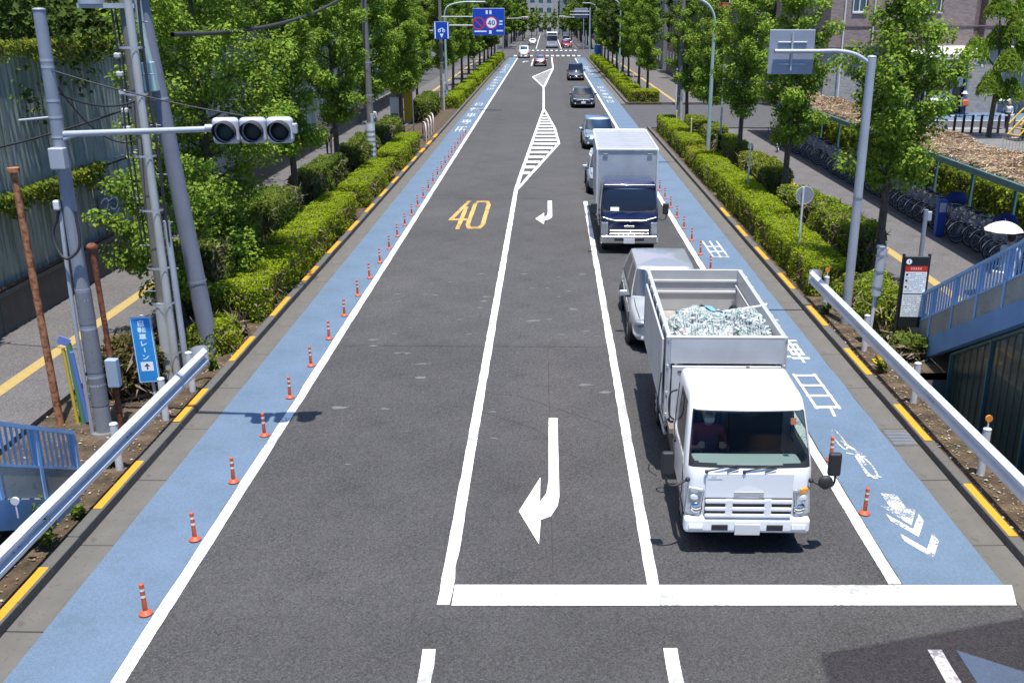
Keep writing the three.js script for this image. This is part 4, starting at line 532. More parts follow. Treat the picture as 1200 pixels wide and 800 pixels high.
utilityPole(-7.95, -45, 11, 'concrete utility pole with striped guard standing between street trees on the wall side'); utilityPole(7.85, -59.6, 10, 'concrete utility pole at the corner of the side street'); utilityPole(-7.75, -74.8, 10, 'concrete utility pole beside the blue direction signs'); utilityPole(-8, -112, 11, 'concrete utility pole standing far along the wall side hedge');
for (const [x, z] of [[-8, -160], [8, -150], [-8, -212], [8, -212], [-8, -260], [8, -260], [8.3, -310], [-8.3, -310]]) utilityPole(x, z, 11.5, 'distant concrete utility pole near the crossroads', 'distant utility poles');
{ const t = thing('guard_plate', 'striped warning plate wrapped on the foot of the utility pole', 'plate', [-7.93, 0.1, -44.8]); obj('plate', rod([0, 0.5, 0.02], [0, 2.2, 0.02], 0.2, 0.2, 14, false), mat.white, t); for (let k = 0; k < 6; k++) obj('mark', rod([0, 0.7 + k * 0.22, 0.02], [0, 0.78 + k * 0.22, 0.02], 0.204, 0.204, 14, false), M([0.25, 0.25, 0.25], 0.6), t); }
{ // blue signs on the far lamp
  const A = canvasTex(256, 256, (c, w, h) => { c.fillStyle = '#0d45b0'; c.fillRect(0, 0, w, h); c.fillStyle = '#fff'; c.fillRect(12, 10, 16, 236); c.fillRect(228, 10, 16, 236); c.beginPath(); c.moveTo(96, 175); c.lineTo(128, 235); c.lineTo(160, 175); c.fill(); c.lineWidth = 10; c.strokeStyle = '#fff'; c.beginPath(); c.arc(92, 130, 20, 0, 7); c.stroke(); c.beginPath(); c.arc(164, 130, 20, 0, 7); c.stroke(); c.beginPath(); c.moveTo(92, 130); c.lineTo(115, 95); c.lineTo(150, 95); c.lineTo(164, 130); c.stroke(); });
  const B = canvasTex(512, 420, (c, w, h) => { c.fillStyle = '#0d45b0'; c.fillRect(0, 0, w, h); const disc = (x, y, fill) => { c.fillStyle = fill; c.beginPath(); c.arc(x, y, 92, 0, 7); c.fill(); c.lineWidth = 20; c.strokeStyle = '#d0302e'; c.beginPath(); c.arc(x, y, 92, 0, 7); c.stroke(); }; disc(90, 235, '#1c3f9c'); c.lineWidth = 18; c.beginPath(); c.moveTo(30, 175); c.lineTo(150, 295); c.stroke(); disc(300, 225, '#eef1f5'); c.fillStyle = '#15387f'; c.font = 'bold 110px sans-serif'; c.textAlign = 'center'; c.fillText('40', 300, 265); c.fillStyle = '#e8eef6'; for (const [x, y, q, z] of [[210, 30, 34, 60], [270, 30, 34, 60], [20, 350, 200, 22], [260, 345, 40, 55], [430, 190, 50, 26], [420, 240, 60, 18], [380, 340, 110, 22]]) c.fillRect(x, y, q, z); });
  const t = thing('road_sign', 'small square blue sign with white bars and down arrow on the lamp pole', 'sign', [-7.62, 0, -74.4]); plate('panel', 1.12, 1.22, 0.06, A, t, 0, 5.75, 0.1); obj('bracket', rod([-0.9, 5.75, 0], [0.3, 5.75, 0], 0.03), mat.galvL, t);
  const u = thing('road_sign', 'large blue sign board with round speed limit 40 on an arm', 'sign', [-4.2, 0, -74.4]); plate('panel', 2.3, 1.85, 0.06, B, u, 0, 6.35, 0.1); obj('arm', [rod([-3.4, 6.1, 0], [0.9, 6.1, 0], 0.05), rod([-3.4, 6.7, 0], [0.9, 6.7, 0], 0.04)], mat.galvL, u);
}
// barriers and yellow banner at the gap in the hedge
for (let i = 0; i < 4; i++) { const t = thing('pipe_barrier', 'red and white pipe barrier standing at the gap in the hedge', 'barrier', [-6.95 - 0.05 * i, 0.1, -56.5 - i * 1.7], PI / 2 + 0.25, 'pipe barriers'); obj('hoop', tube([[-0.7, 0, 0], [-0.68, 0.75, 0], [-0.5, 0.95, 0], [0.5, 0.95, 0], [0.68, 0.75, 0], [0.7, 0, 0]], 0.04, 30), M([0.6, 0.52, 0.46], 0.5), t); obj('stripe', [rod([-0.35, 0.95, 0], [-0.1, 0.95, 0], 0.045), rod([0.15, 0.95, 0], [0.4, 0.95, 0], 0.045), rod([-0.69, 0.3, 0], [-0.69, 0.55, 0], 0.045), rod([0.69, 0.3, 0], [0.69, 0.55, 0], 0.045)], M([0.6, 0.12, 0.05], 0.5), t); obj('cross_bar', rod([-0.69, 0.5, 0], [0.69, 0.5, 0], 0.025), mat.white, t); }
{ const t = thing('banner', 'narrow yellow upright banner beside the hedge gap', 'banner', [-8.05, 0.1, -58]); obj('pole', rod([0.3, 0, 0], [0.3, 3.0, 0], 0.03), mat.white, t); obj('cloth', rbox(0.5, 2.0, 0.02, 0.008, 0.03, 1.9, 0), M([0.62, 0.42, 0.02], 0.8, 0, { map: tConc }), t); const s = thing('standing_sign', 'white standing sign board by the yellow banner', 'sign', [-8.75, 0.1, -57.6]); obj('board', rbox(0.5, 1.4, 0.05, 0.01, 0, 1.6, 0), mat.white, s); obj('leg', rod([0, 0, 0], [0, 0.9, 0], 0.04), mat.galv, s); obj('print', bx(-0.2, 0.2, 1.0, 1.4, 0.027, 0.032), M([0.1, 0.12, 0.15], 0.6), s); }
// far crossing signals and sign
for (const [x, z, L, s] of [[-7.2, -168, 3.6, 1], [7.2, -203, 4.2, -1]]) { const t = thing('far_signal', s > 0 ? 'far traffic signal with backing box on the wall side corner' : 'far traffic signal over the lanes at the far corner', 'traffic signal', [x, 0.1, z]); obj('pole', rod([0, 0, 0], [0, 6.4, 0], 0.12, 0.09), mat.galv, t); obj('arm', rod([0, 5.9, 0], [s * L, 6.0, 0], 0.06), mat.galvL, t); obj('housing', rbox(1.2, 0.42, 0.2, 0.08, s * L, 6, 0.05), mat.galvL, t); for (let k = 0; k < 3; k++) obj('lens', sph(0.15, s * L + (k - 1) * 0.38, 6, 0.14, 1, 1, 0.4), k === 2 ? M([0.6, 0.05, 0.03], 0.3) : mat.black, t); }
{ const t = thing('gantry_sign', 'grey direction sign on a tall pole seen from behind at the crossroads', 'sign', [6.9, 0.1, -166]); obj('pole', rod([0, 0, 0], [0, 7.6, 0], 0.14, 0.11), mat.galvL, t); obj('arm', [rod([0, 7.0, 0], [-3.2, 7.0, 0], 0.06), rod([0, 6.5, 0], [-3.2, 6.5, 0], 0.06)], mat.galvL, t); obj('panel', rbox(2.2, 1.5, 0.06, 0.02, -1.4, 6.75, -0.1), mat.galv, t); }
// overhead wires
const wire = (label, a, b, sag, r = 0.02, name = 'overhead_wire', group) => { const pts = []; for (let i = 0; i <= 10; i++) { const q = i / 10; pts.push([lerp(a[0], b[0], q), lerp(a[1], b[1], q) - sag * 4 * q * (1 - q), lerp(a[2], b[2], q)]); } tag(obj(name, tube(pts, r, 30, 5), mat.cable), label, 'wire', group); };
wire('thin stay wire sloping from the signal pole top to the signal head', [-7.58, 6.17, -15.55], [-4.66, 5.5, -15.42], 0.06, 0.012, 'stay_wire');
wire('thick black bundled cable between the steel column and utility pole', [-7.3, 6.6, -20], [-7.9, 8.3, -45], 0.55, 0.05); wire('black cable from the concrete pole towards the fence', [-7.5, 5.4, -18.3], [-12.3, 4.2, -19.6], 0.1, 0.02); wire('thin black cable from the signal pole to the concrete pole', [-7.7, 5.9, -15.6], [-7.45, 5.5, -18.3], 0.18, 0.018); wire('thin drooping black cable beside the signal pole', [-7.65, 6.1, -15.6], [-7.4, 4.9, -18.3], 0.5, 0.014);
for (const [a, b] of [[[-8, 10.8, -45], [-8, 10.6, -112]], [[-7.6, 9.4, -75], [-8, 9.8, -160]], [[-8, 10.9, -160], [8, 10.9, -150]], [[-8, 11, -212], [8, 11, -150]], [[-8, 10.6, -212], [8.2, 10.6, -212]], [[-8, 11, -260], [8, 11, -212]], [[-8, 10.3, -160], [-8, 10.3, -260]], [[8, 10.3, -150], [8, 10.3, -260]], [[-8, 9.2, -160], [8, 9.4, -212]]]) wire('thin overhead wire strung between distant utility poles', a, b, 0.6, 0.03, 'overhead_wire', 'distant overhead wires');
// ---------- vehicles (front faces +z, origin on the ground at the middle of the front bumper) ----------
function grid(rows, skip, close = false) { // rows of points -> smooth mesh; skip(i,j) leaves a quad out
  const pos = [], idx = [], n = rows[0].length; rows.forEach((r) => r.forEach((p) => pos.push(...p)));
  for (let i = 0; i < rows.length - 1; i++) for (let j = 0; j < n - (close ? 0 : 1); j++) { if (skip && skip(i, j)) continue; const a = i * n + j, b = i * n + (j + 1) % n, c = a + n, d = b + n; idx.push(a, b, c, b, d, c); }
  const g = new THREE.BufferGeometry(); g.setAttribute('position', new THREE.Float32BufferAttribute(pos, 3)); g.setIndex(idx); return norm(toCreasedNormals(g.toNonIndexed(), 0.7));
}
const only = (rows, keep) => grid(rows, (i, j) => !keep(i, j));
const tyreG = (R, w) => { const g = new THREE.LatheGeometry([[R * 0.6, -w / 2], [R * 0.9, -w / 2], [R * 0.98, -w / 2 + 0.02], [R, -w / 4], [R, w / 4], [R * 0.98, w / 2 - 0.02], [R * 0.9, w / 2], [R * 0.6, w / 2]].map((p) => new THREE.Vector2(...p)), 24); g.rotateZ(PI / 2); return norm(g); };
const rimG = (R, w) => norm(mergeGeometries([rod([-w * 0.42, 0, 0], [w * 0.42, 0, 0], R * 0.62, R * 0.62, 20), ...Array.from({ length: 7 }, (_, k) => { const g = box(w * 0.95, R * 0.5, R * 0.13, 0, R * 0.3, 0); g.rotateX(k / 7 * 2 * PI); return g; })]));
function wheel(parent, x, y, z, R, w, m = mat.alu) { const t = obj('wheel', tyreG(R, w), mat.rubber, parent); t.position.set(x, y, z); obj('rim', rimG(R, w), m, t); }
const lerpRow = (tab, q) => { for (let i = 0; i < tab.length - 1; i++) if (q <= tab[i + 1][0]) { const t = clamp((q - tab[i][0]) / (tab[i + 1][0] - tab[i][0]), 0, 1), s = t * t * (3 - 2 * t); return tab[i].map((v, k) => lerp(v, tab[i + 1][k], k ? lerp(t, s, 0.5) : t)); } return tab[tab.length - 1]; };
function makeCar(label, o) {
  const { L = 4.3, W = 1.74, H = 1.5, col = [0.5, 0.5, 0.5], metal = 0.4, name = 'car', kind = 'hatch', pos, turn = 0, group, belt = 0.92, plateCol = [0.75, 0.75, 0.72], bright = false, rearLamp = [0.35, 0.02, 0.02] } = o;
  const t = thing(name, label, 'car', pos, turn, group), hw = W / 2, paint = MP(col, 0.32, metal, { clearcoat: 1, clearcoatRoughness: 0.06 });
  const hoodF = 0.7, deck = kind === 'sedan' ? 0.95 : belt + 0.02;
  // body tub: [s, top y, half width]
  const tab = [[0, 0.6, hw * 0.72], [0.02, hoodF, hw * 0.86], [0.06, hoodF + 0.08, hw * 0.95], [0.16, belt - 0.1, hw], [0.27, belt, hw], [0.6, belt + 0.02, hw], [0.86, deck, hw * 0.99], [0.96, deck - 0.03, hw * 0.93], [1, 0.7, hw * 0.82]];
  const rows = []; for (let i = 0; i <= 40; i++) { const s = i / 40, [, y, w] = lerpRow(tab, s), z = -s * L, yb = 0.22 + 0.08 * Math.pow(Math.abs(s - 0.5) * 2, 6); const R = [[w * 0.9, yb], [w * 0.985, yb + 0.1], [w, yb + 0.3], [w * 1.0, lerp(yb, y, 0.75)], [w * 0.97, y - 0.05], [w * 0.9, y], [w * 0.5, y + 0.035], [0, y + 0.045]]; rows.push([...R.map(([a, b]) => [a, b, z]), ...R.slice(0, -1).reverse().map(([a, b]) => [-a, b, z])]); }
  const capF = rows[0], capB = rows[rows.length - 1];
  obj('body', [grid(rows), grid([capF, capF.map((p) => [p[0] * 0.9, lerp(p[1], 0.42, 0.2), 0.05]), capF.map((p) => [p[0] * 0.3, 0.42, 0.06])]), grid([capB, capB.map((p) => [p[0] * 0.85, lerp(p[1], 0.5, 0.2), -L - 0.04]), capB.map((p) => [p[0] * 0.3, 0.5, -L - 0.05])])], paint, t);
  // cabin
  const ws0 = 0.255 * L, roof0 = (kind === 'van' ? 0.33 : 0.42) * L, roof1 = (kind === 'sedan' ? 0.72 : kind === 'wagon' ? 0.86 : 0.84) * L, ws1 = (kind === 'sedan' ? 0.86 : 0.975) * L, yb = belt - 0.02, yr = H - 0.045, tw = hw * (kind === 'van' ? 0.84 : 0.74), bw = hw * 0.93;
  const cr = (q) => { const y = lerp(yb, yr, q), w = lerp(bw, tw, Math.pow(q, 1.15)), zf = -lerp(ws0, roof0, Math.pow(q, 0.92)), zb = -lerp(ws1, roof1, q), pts = []; const bow = 0.09; for (let i = 0; i <= 12; i++) { const u = i / 12 * 2 - 1; pts.push([u * w * 0.97, y, zf - bow * u * u - (Math.abs(u) > 0.95 ? 0.03 : 0)]); } for (let i = 0; i <= 10; i++) { const v = i / 10; pts.push([w, y, lerp(zf - bow - 0.08, zb + 0.1, v)]); } for (let i = 0; i <= 8; i++) { const u = 1 - i / 8 * 2; pts.push([u * w * 0.92, y, zb + 0.05 * u * u]); } for (let i = 10; i >= 0; i--) { const v = i / 10; pts.push([-w, y, lerp(zf - bow - 0.08, zb + 0.1, v)]); } return pts; };
  const qs = [0, 0.08, 0.3, 0.6, 0.9, 0.97, 1], ring = qs.map(cr), n = ring[0].length; const isWS = (i, j) => i >= 1 && i < 4 && j < 12 && j >= 0, isRW = (i, j) => i >= 2 && i < 4 && j >= 25 && j < 31, isS = (i, j) => i >= 1 && i < 4 && ((j >= 13 && j < 17) || (j >= 18 && j < 22) || (j >= 34 && j < 38) || (j >= 39 && j < 43));
  const topR = [1, 0.8, 0.4, 0].map((k, m) => ring[6].map((p) => [p[0] * k, yr + 0.045 * (1 - k * k), lerp(p[2], -(roof0 + roof1) / 2, 1 - k)]));
  obj('cabin_frame', [grid(ring, (i, j) => isWS(i, j) || isRW(i, j) || isS(i, j), true)], paint, t); obj('roof', grid(topR, null, true), paint, t);
  obj('windscreen', only(ring, isWS), mat.glassDark, t); obj('rear_window', only(ring, isRW), mat.glassDark, t);
  for (const [a, b] of [[13, 17], [18, 22], [34, 38], [39, 43]]) obj('side_window', only(ring, (i, j) => i >= 1 && i < 4 && j >= a && j < b), mat.glassDark, t);
  for (const [a, b] of [[13, 22], [34, 43]]) obj('window_trim', norm(new THREE.TubeGeometry(new THREE.CatmullRomCurve3(ring[1].slice(a, b + 1).map((p) => V(p[0] * 1.004, p[1], p[2]))), 16, 0.012, 5)), mat.black, t);
  for (const s of [-1, 1]) obj('bonnet_seam', tube([[s * hw * 0.8, hoodF + 0.09, -0.1], [s * hw * 0.84, belt - 0.075, -0.16 * L], [s * hw * 0.86, belt + 0.012, -0.25 * L]], 0.006, 14, 4), mat.black, t);
  // front and rear details
  for (const s of [-1, 1]) { obj('headlight', sph(0.17, s * hw * 0.73, hoodF - 0.03, -0.13, 1.0, 0.45, 0.78), mat.headlamp ??= MP([0.3, 0.32, 0.34], 0.12, 0.4, { clearcoat: 1 }), t); const m = obj('wing_mirror', rbox(0.2, 0.14, 0.1, 0.04, s * (hw + 0.1), belt + 0.06, -ws0 - 0.28), paint, t); obj('mirror_arm', box(0.12, 0.04, 0.05, s * (hw + 0.0), belt - 0.01, -ws0 - 0.28), mat.black, m); obj('rear_lamp', rbox(0.24, 0.26, 0.08, 0.03, s * hw * 0.78, 0.76, -L + 0.0), M(rearLamp, 0.25), t); obj('fog_lamp', sph(0.06, s * hw * 0.68, 0.36, 0.02, 1.4, 0.9, 0.4), mat.lens, t); }
  obj('grille', rbox(W * 0.42, 0.14, 0.05, 0.02, 0, 0.56, 0.045), mat.black, t); if (bright) obj('grille_trim', [rod([-0.34, 0.66, 0.06], [-0.08, 0.5, 0.1], 0.03), rod([0.34, 0.66, 0.06], [0.08, 0.5, 0.1], 0.03), rod([-0.1, 0.5, 0.1], [0.1, 0.5, 0.1], 0.03)], mat.chrome, t);
  obj('emblem', sph(0.055, 0, 0.6, 0.075, 1.2, 1, 0.3), mat.chrome, t); obj('lower_intake', rbox(W * 0.6, 0.12, 0.06, 0.02, 0, 0.31, 0.04), mat.black, t);
  obj('number_plate', rbox(0.33, 0.165, 0.02, 0.005, 0, 0.44, 0.085), M(plateCol, 0.5), t); obj('number_plate', rbox(0.33, 0.165, 0.02, 0.005, 0, 0.62, -L - 0.065), M(plateCol, 0.5), t);
  obj('wiper', [rod([-0.45, belt + 0.035, -ws0 + 0.02], [0.05, belt + 0.06, -ws0 - 0.02], 0.012, 0.008, 5), rod([0.1, belt + 0.035, -ws0 + 0.02], [0.55, belt + 0.06, -ws0 - 0.06], 0.012, 0.008, 5)], mat.black, t);
  for (const s of [-1, 1]) for (const z of [-0.19 * L, -0.80 * L]) { obj('wheel_arch', rod([s * (hw - 0.02), 0.33, z], [s * (hw + 0.008), 0.33, z], 0.37, 0.37, 24), mat.black, t); wheel(t, s * (hw - 0.06), 0.315, z, 0.315, 0.2); }
  obj('door_handle', [-1, 1].flatMap((s) => [0.5, 0.72].map((q) => rbox(0.03, 0.035, 0.16, 0.01, s * (hw + 0.008), belt - 0.12, -q * L))), mat.chrome, t); for (const s of [-1, 1]) for (const q of [0.3, 0.52, 0.73]) obj('door_seam', box(0.006, belt - 0.42, 0.012, s * hw * 1.001, (belt + 0.4) / 2 - 0.02, -q * L), mat.black, t);
  return t;
}
// trucks: a cab built of rings of rounded rectangles
function cabRings(W, D, prof, rc = 0.17) { // prof rows: [y, zFront, zBack, half width]
  return prof.map(([y, zf, zb, hw]) => { const p = []; for (let i = 0; i <= 10; i++) p.push([-hw, y, lerp(zb, zf - rc, i / 10)]); for (let i = 1; i <= 5; i++) { const a = i / 6 * PI / 2; p.push([-hw + rc * 0.8 * (1 - Math.cos(a)), y, zf - rc + rc * Math.sin(a)]); } for (let i = 0; i <= 12; i++) { const u = i / 12 * 2 - 1; p.push([u * (hw - rc * 0.8), y, zf + 0.035 * (1 - u * u)]); } for (let i = 5; i >= 1; i--) { const a = i / 6 * PI / 2; p.push([hw - rc * 0.8 * (1 - Math.cos(a)), y, zf - rc + rc * Math.sin(a)]); } for (let i = 10; i >= 0; i--) p.push([hw, y, lerp(zb, zf - rc, i / 10)]); for (let i = 1; i < 6; i++) p.push([lerp(hw, -hw, i / 6), y, zb]); return p; });
}
// points: 0-10 left side, 11-15 corner, 16-28 front, 29-33 corner, 34-44 right side, 45-49 back
function truckCab(t, W, s, paint, glass, bumperM, roofExtra = 0) {
  const hw = W / 2, prof = [[0.56, 0.0, -1.6, hw * 0.97], [0.8, 0.02, -1.6, hw * 0.985], [1.1, 0.01, -1.6, hw], [1.22, -0.01, -1.6, hw], [1.27, -0.03, -1.6, hw], [1.45, -0.1, -1.6, hw * 0.985], [1.7, -0.215, -1.6, hw * 0.955], [1.93, -0.335, -1.6, hw * 0.925], [1.96, -0.36, -1.6, hw * 0.915], [2.04, -0.43, -1.6, hw * 0.9], [2.09, -0.52, -1.59, hw * 0.87], [2.11, -0.62, -1.57, hw * 0.82]];
  const R = cabRings(W, 1.6, prof); const isWS = (i, j) => i >= 4 && i < 8 && j >= 13 && j < 31, isSW = (i, j) => i >= 4 && i < 8 && ((j >= 3 && j < 9) || (j >= 35 && j < 41));
  obj('cab_shell', [grid(R, (i, j) => isWS(i, j) || isSW(i, j), true), grid([R[11], R[11].map((p) => [p[0] * 0.6, 2.125, lerp(p[2], -1.05, 0.4)]), R[11].map((p) => [0, 2.13, -1.05])], null, true)], paint, t);
  { // windscreen with a black border that rounds the corners
    const NU = 88, NV = 36, S = (u, v) => { const y = 4 + v * 4, i = Math.min(7, Math.floor(y)), fy = y - i, x = 13 + u * 18, j = Math.min(30, Math.floor(x)), fx = x - j; return [0, 1, 2].map((k) => lerp(lerp(R[i][j][k], R[i][j + 1][k], fx), lerp(R[i + 1][j][k], R[i + 1][j + 1][k], fx), fy)); };
    const rows = []; for (let i = 0; i <= NV; i++) { const r = []; for (let j = 0; j <= NU; j++) r.push(S(j / NU, i / NV)); rows.push(r); }
    const inner = (i, j) => { const u = (j + 0.5) / NU * 2 - 1, v = (i + 0.5) / NV; const v0 = 0.06 + 0.14 * Math.pow(Math.abs(u), 3), vv = (v - (v0 + 0.93) / 2) / ((0.93 - v0) / 2); return Math.pow(Math.abs(u) / 0.95, 8) + Math.pow(Math.abs(vv), 7) < 1; };
    obj('windscreen', grid(rows, (i, j) => !inner(i, j)), glass, t); obj('windscreen_seal', grid(rows, inner), mat.black, t); }
  obj('side_window', only(R, (i, j) => i >= 4 && i < 8 && j >= 3 && j < 9), glass, t); obj('side_window', only(R, (i, j) => i >= 4 && i < 8 && j >= 35 && j < 41), glass, t);
  for (const sd of [-1, 1]) obj('door_seam', [tube([[sd * (hw + 0.002), 1.2, -0.28], [sd * (hw + 0.002), 0.9, -0.3], [sd * (hw * 0.985), 0.62, -0.5]], 0.006, 12, 4), tube([[sd * hw * 0.95, 1.95, -1.4], [sd * (hw + 0.002), 1.2, -1.42], [sd * hw * 0.985, 0.62, -1.42]], 0.006, 12, 4)], mat.black, t);
  for (const sd of [-1, 1]) obj('door_handle', rbox(0.03, 0.05, 0.16, 0.012, sd * (hw + 0.012), 1.12, -1.28), mat.black, t);
  const trim = M([0.2, 0.2, 0.21], 0.9); obj('inner_floor', bx(-hw * 0.93, hw * 0.93, 0.6, 0.66, -1.55, -0.1), trim, t); obj('inner_back', bx(-hw * 0.88, hw * 0.88, 0.66, 1.95, -1.57, -1.52), trim, t);
  return R;
}
{ // ===== white refuse truck =====
  const t = thing('flatbed_truck', 'white small truck with silver high-sided bed full of netted plastic waste', 'truck', [2.7, 0, -11.82], -0.018);
  const W = 1.7, hw = W / 2, wp = MP([0.78, 0.785, 0.79], 0.3, 0, { clearcoat: 0.8, clearcoatRoughness: 0.08 });
  truckCab(t, W, 1, wp, mat.pane, wp);
  // bumper
  obj('bumper', [rbox(W * 1.0, 0.24, 0.2, 0.06, 0, 0.45, -0.02, 0, 0, 0, 3)], wp, t); for (const s of [-1, 1]) { obj('fog_lamp', rbox(0.2, 0.08, 0.03, 0.01, s * 0.69, 0.44, 0.08), mat.lens, t); obj('bumper_slot', rbox(0.22, 0.085, 0.02, 0.01, s * 0.37, 0.43, 0.085), mat.black, t); }
  obj('number_plate', rbox(0.34, 0.16, 0.02, 0.005, 0, 0.41, 0.1), M([0.6, 0.6, 0.58], 0.6), t);
  // grille with open slots
  obj('grille', rbox(1.16, 0.3, 0.05, 0.01, 0, 0.71, 0.035), M([0.035, 0.035, 0.04], 0.6), t); for (const y of [0.6, 0.7, 0.81]) obj('grille_bar', rbox(1.16, 0.062, 0.05, 0.02, 0, y, 0.058), wp, t); for (const s of [-1, 1]) obj('grille_post', rbox(0.1, 0.26, 0.04, 0.015, s * 0.26, 0.72, 0.062), wp, t);
  obj('front_panel', rbox(1.17, 0.37, 0.03, 0.012, 0, 1.03, 0.032), wp, t); obj('blank_badge', rbox(0.4, 0.06, 0.012, 0.004, 0, 0.92, 0.052), M([0.45, 0.46, 0.47], 0.4, 0.3), t);
  const bt = canvasTex(128, 32, (c, w, h) => { c.fillStyle = '#e6e7e8'; c.fillRect(0, 0, w, h); c.fillStyle = '#8a8d90'; c.font = 'bold 28px sans-serif'; c.fillText('ELF', 30, 27); }); const bd = obj('model_lettering', new THREE.PlaneGeometry(0.2, 0.05), M(0xffffff, 0.5, 0, { map: bt }), t); bd.position.set(-0.46, 1.16, 0.052);
  for (const s of [-1, 1]) { // headlight clusters wrap the corner
    const m = obj('headlight', rbox(0.24, 0.42, 0.16, 0.04, s * 0.71, 0.78, -0.05, s * 0.28, 0, s * 0.1, 3), MP([0.32, 0.34, 0.36], 0.12, 0.3, { clearcoat: 1 }), t); obj('bulb_reflector', sph(0.085, s * 0.69, 0.7, 0.02, 1, 0.95, 0.5), mat.chrome, m); obj('bulb_reflector', sph(0.07, s * 0.71, 0.85, 0.02, 1, 0.8, 0.4), mat.lens, m); obj('indicator', rbox(0.15, 0.09, 0.05, 0.02, s * 0.745, 0.95, 0.0, s * 0.4), s > 0 ? mat.amber : M([0.5, 0.5, 0.5], 0.3), m);
    obj('wiper', [rod([s * 0.25 - 0.33, 1.245, 0.04], [s * 0.25 + 0.08, 1.32, 0.01], 0.012, 0.008, 5), rod([s * 0.25 - 0.06, 1.235, 0.045], [s * 0.25 + 0.1, 1.285, 0.03], 0.012, 0.01, 5), sph(0.025, s * 0.25 - 0.33, 1.24, 0.045)], mat.black, t);
    // mirrors on bent arms
    const k = s > 0 ? 1 : 1; const a = obj('mirror_arm', tube([[s * 0.82, 1.1, -0.02], [s * 0.93, 1.06, 0.05], [s * 1.02, 1.04, 0.07], [s * 1.1, 1.08, 0.07], [s * 1.12, 1.25, 0.05]], 0.017, 20, 6), mat.black, t); obj('mirror_head', rbox(0.17, 0.33, 0.09, 0.035, s * 1.1, 1.36, 0.04), mat.black, a); if (s > 0) obj('round_mirror', sph(0.1, 0.99, 1.12, 0.09, 1, 1, 0.6), mat.black, a); obj('arm_pivot', sph(0.035, s * 0.82, 1.1, 0.0), mat.black, a);
  }
  // interior
  obj('dashboard', [rbox(1.5, 0.18, 0.42, 0.06, 0, 1.17, -0.32), rbox(1.46, 0.4, 0.12, 0.03, 0, 0.9, -0.38)], M([0.33, 0.37, 0.35], 0.75), t); obj('steering_wheel', norm(new THREE.TorusGeometry(0.19, 0.016, 8, 28).rotateX(-0.9).translate(-0.38, 1.2, -0.58)), mat.black, t); obj('steering_column', rod([-0.38, 1.0, -0.45], [-0.38, 1.19, -0.57], 0.03), mat.black, t);
  const sm = M([0.045, 0.045, 0.05], 0.9); for (const x of [-0.38, 0.15, 0.5]) { obj('seat', rbox(0.46, 0.14, 0.5, 0.05, x, 0.86, -1.15), sm, t); obj('backrest', rbox(0.44, 0.62, 0.13, 0.05, x, 1.2, -1.44, 0, -0.12), sm, t); }
  obj('inspection_sticker', box(0.075, 0.09, 0.004, 0.6, 1.82, -0.31, 0, -0.4), M([0.7, 0.2, 0.1], 0.6), t); obj('rear_view_mirror', rbox(0.22, 0.06, 0.03, 0.02, 0.05, 1.88, -0.42), mat.black, t);
  obj('roof_marker', rbox(0.16, 0.03, 0.1, 0.01, -0.1, 2.115, -0.8), wp, t);
  for (let i = 0; i < 7; i++) obj('roof_rib', rbox(0.1, 0.022, 0.9, 0.011, -0.57 + i * 0.19, 2.113, -1.08), wp, t);
  // chassis and wheels
  obj('chassis', [bx(-0.38, -0.3, 0.5, 0.72, -6.2, -0.4), bx(0.3, 0.38, 0.5, 0.72, -6.2, -0.4), bx(-0.7, 0.7, 0.3, 0.4, -6.1, -6.0)], mat.black, t); for (const s of [-1, 1]) { wheel(t, s * 0.7, 0.37, -0.78, 0.37, 0.2, mat.galvL); wheel(t, s * 0.66, 0.37, -4.5, 0.37, 0.34, mat.galvL); obj('step_board', bx(s * 0.6, s * 0.8, 0.36, 0.5, -1.2, -0.5), mat.black, t); obj('mudguard', tube([[s * 0.7, 0.45, -4.0], [s * 0.7, 0.82, -4.25], [s * 0.7, 0.86, -4.5], [s * 0.7, 0.82, -4.75], [s * 0.7, 0.45, -5.0]], 0.05, 20, 6), mat.black, t); obj('side_box', rbox(0.3, 0.3, 0.8, 0.03, s * 0.62, 0.52, -2.6), mat.black, t); obj('side_guard', [rod([s * 0.8, 0.55, -3.1], [s * 0.8, 0.55, -3.9], 0.03), rod([s * 0.8, 0.4, -3.1], [s * 0.8, 0.4, -3.9], 0.03)], mat.alu, t); }
  // bed
  const z0 = -2.3, z1 = -6.45, bwid = 0.86, top = 2.34, al = M([0.62, 0.625, 0.63], 0.45, 0.25, { map: tMetal }), al2 = M([0.5, 0.5, 0.49], 0.5, 0.2, { map: tMetal });
  obj('bed_floor', bx(-bwid, bwid, 0.88, 0.96, z1, z0 + 0.3), M([0.3, 0.25, 0.2], 0.9, 0, { map: tWood }), t);
  const fp = obj('front_board', [rbox(1.72, 0.42, 0.05, 0.012, 0, top - 0.21, z0), rbox(1.66, 0.9, 0.04, 0.01, 0, 1.45, z0 + 0.06)], al, t); obj('board_gap', box(0.05, 0.3, 0.03, 0.32, 1.75, z0 + 0.09), mat.black, fp); obj('board_edge', rod([-0.86, top, z0], [0.86, top, z0], 0.03, 0.03, 8), al, fp); obj('oval_badge', sph(0.11, -0.64, 1.82, z0 + 0.085, 1, 0.28, 0.15, 20, 8), M([0.12, 0.1, 0.1], 0.4), fp); obj('badge_mark', sph(0.08, -0.64, 1.82, z0 + 0.092, 1, 0.16, 0.12, 16, 6), mat.alu, fp);
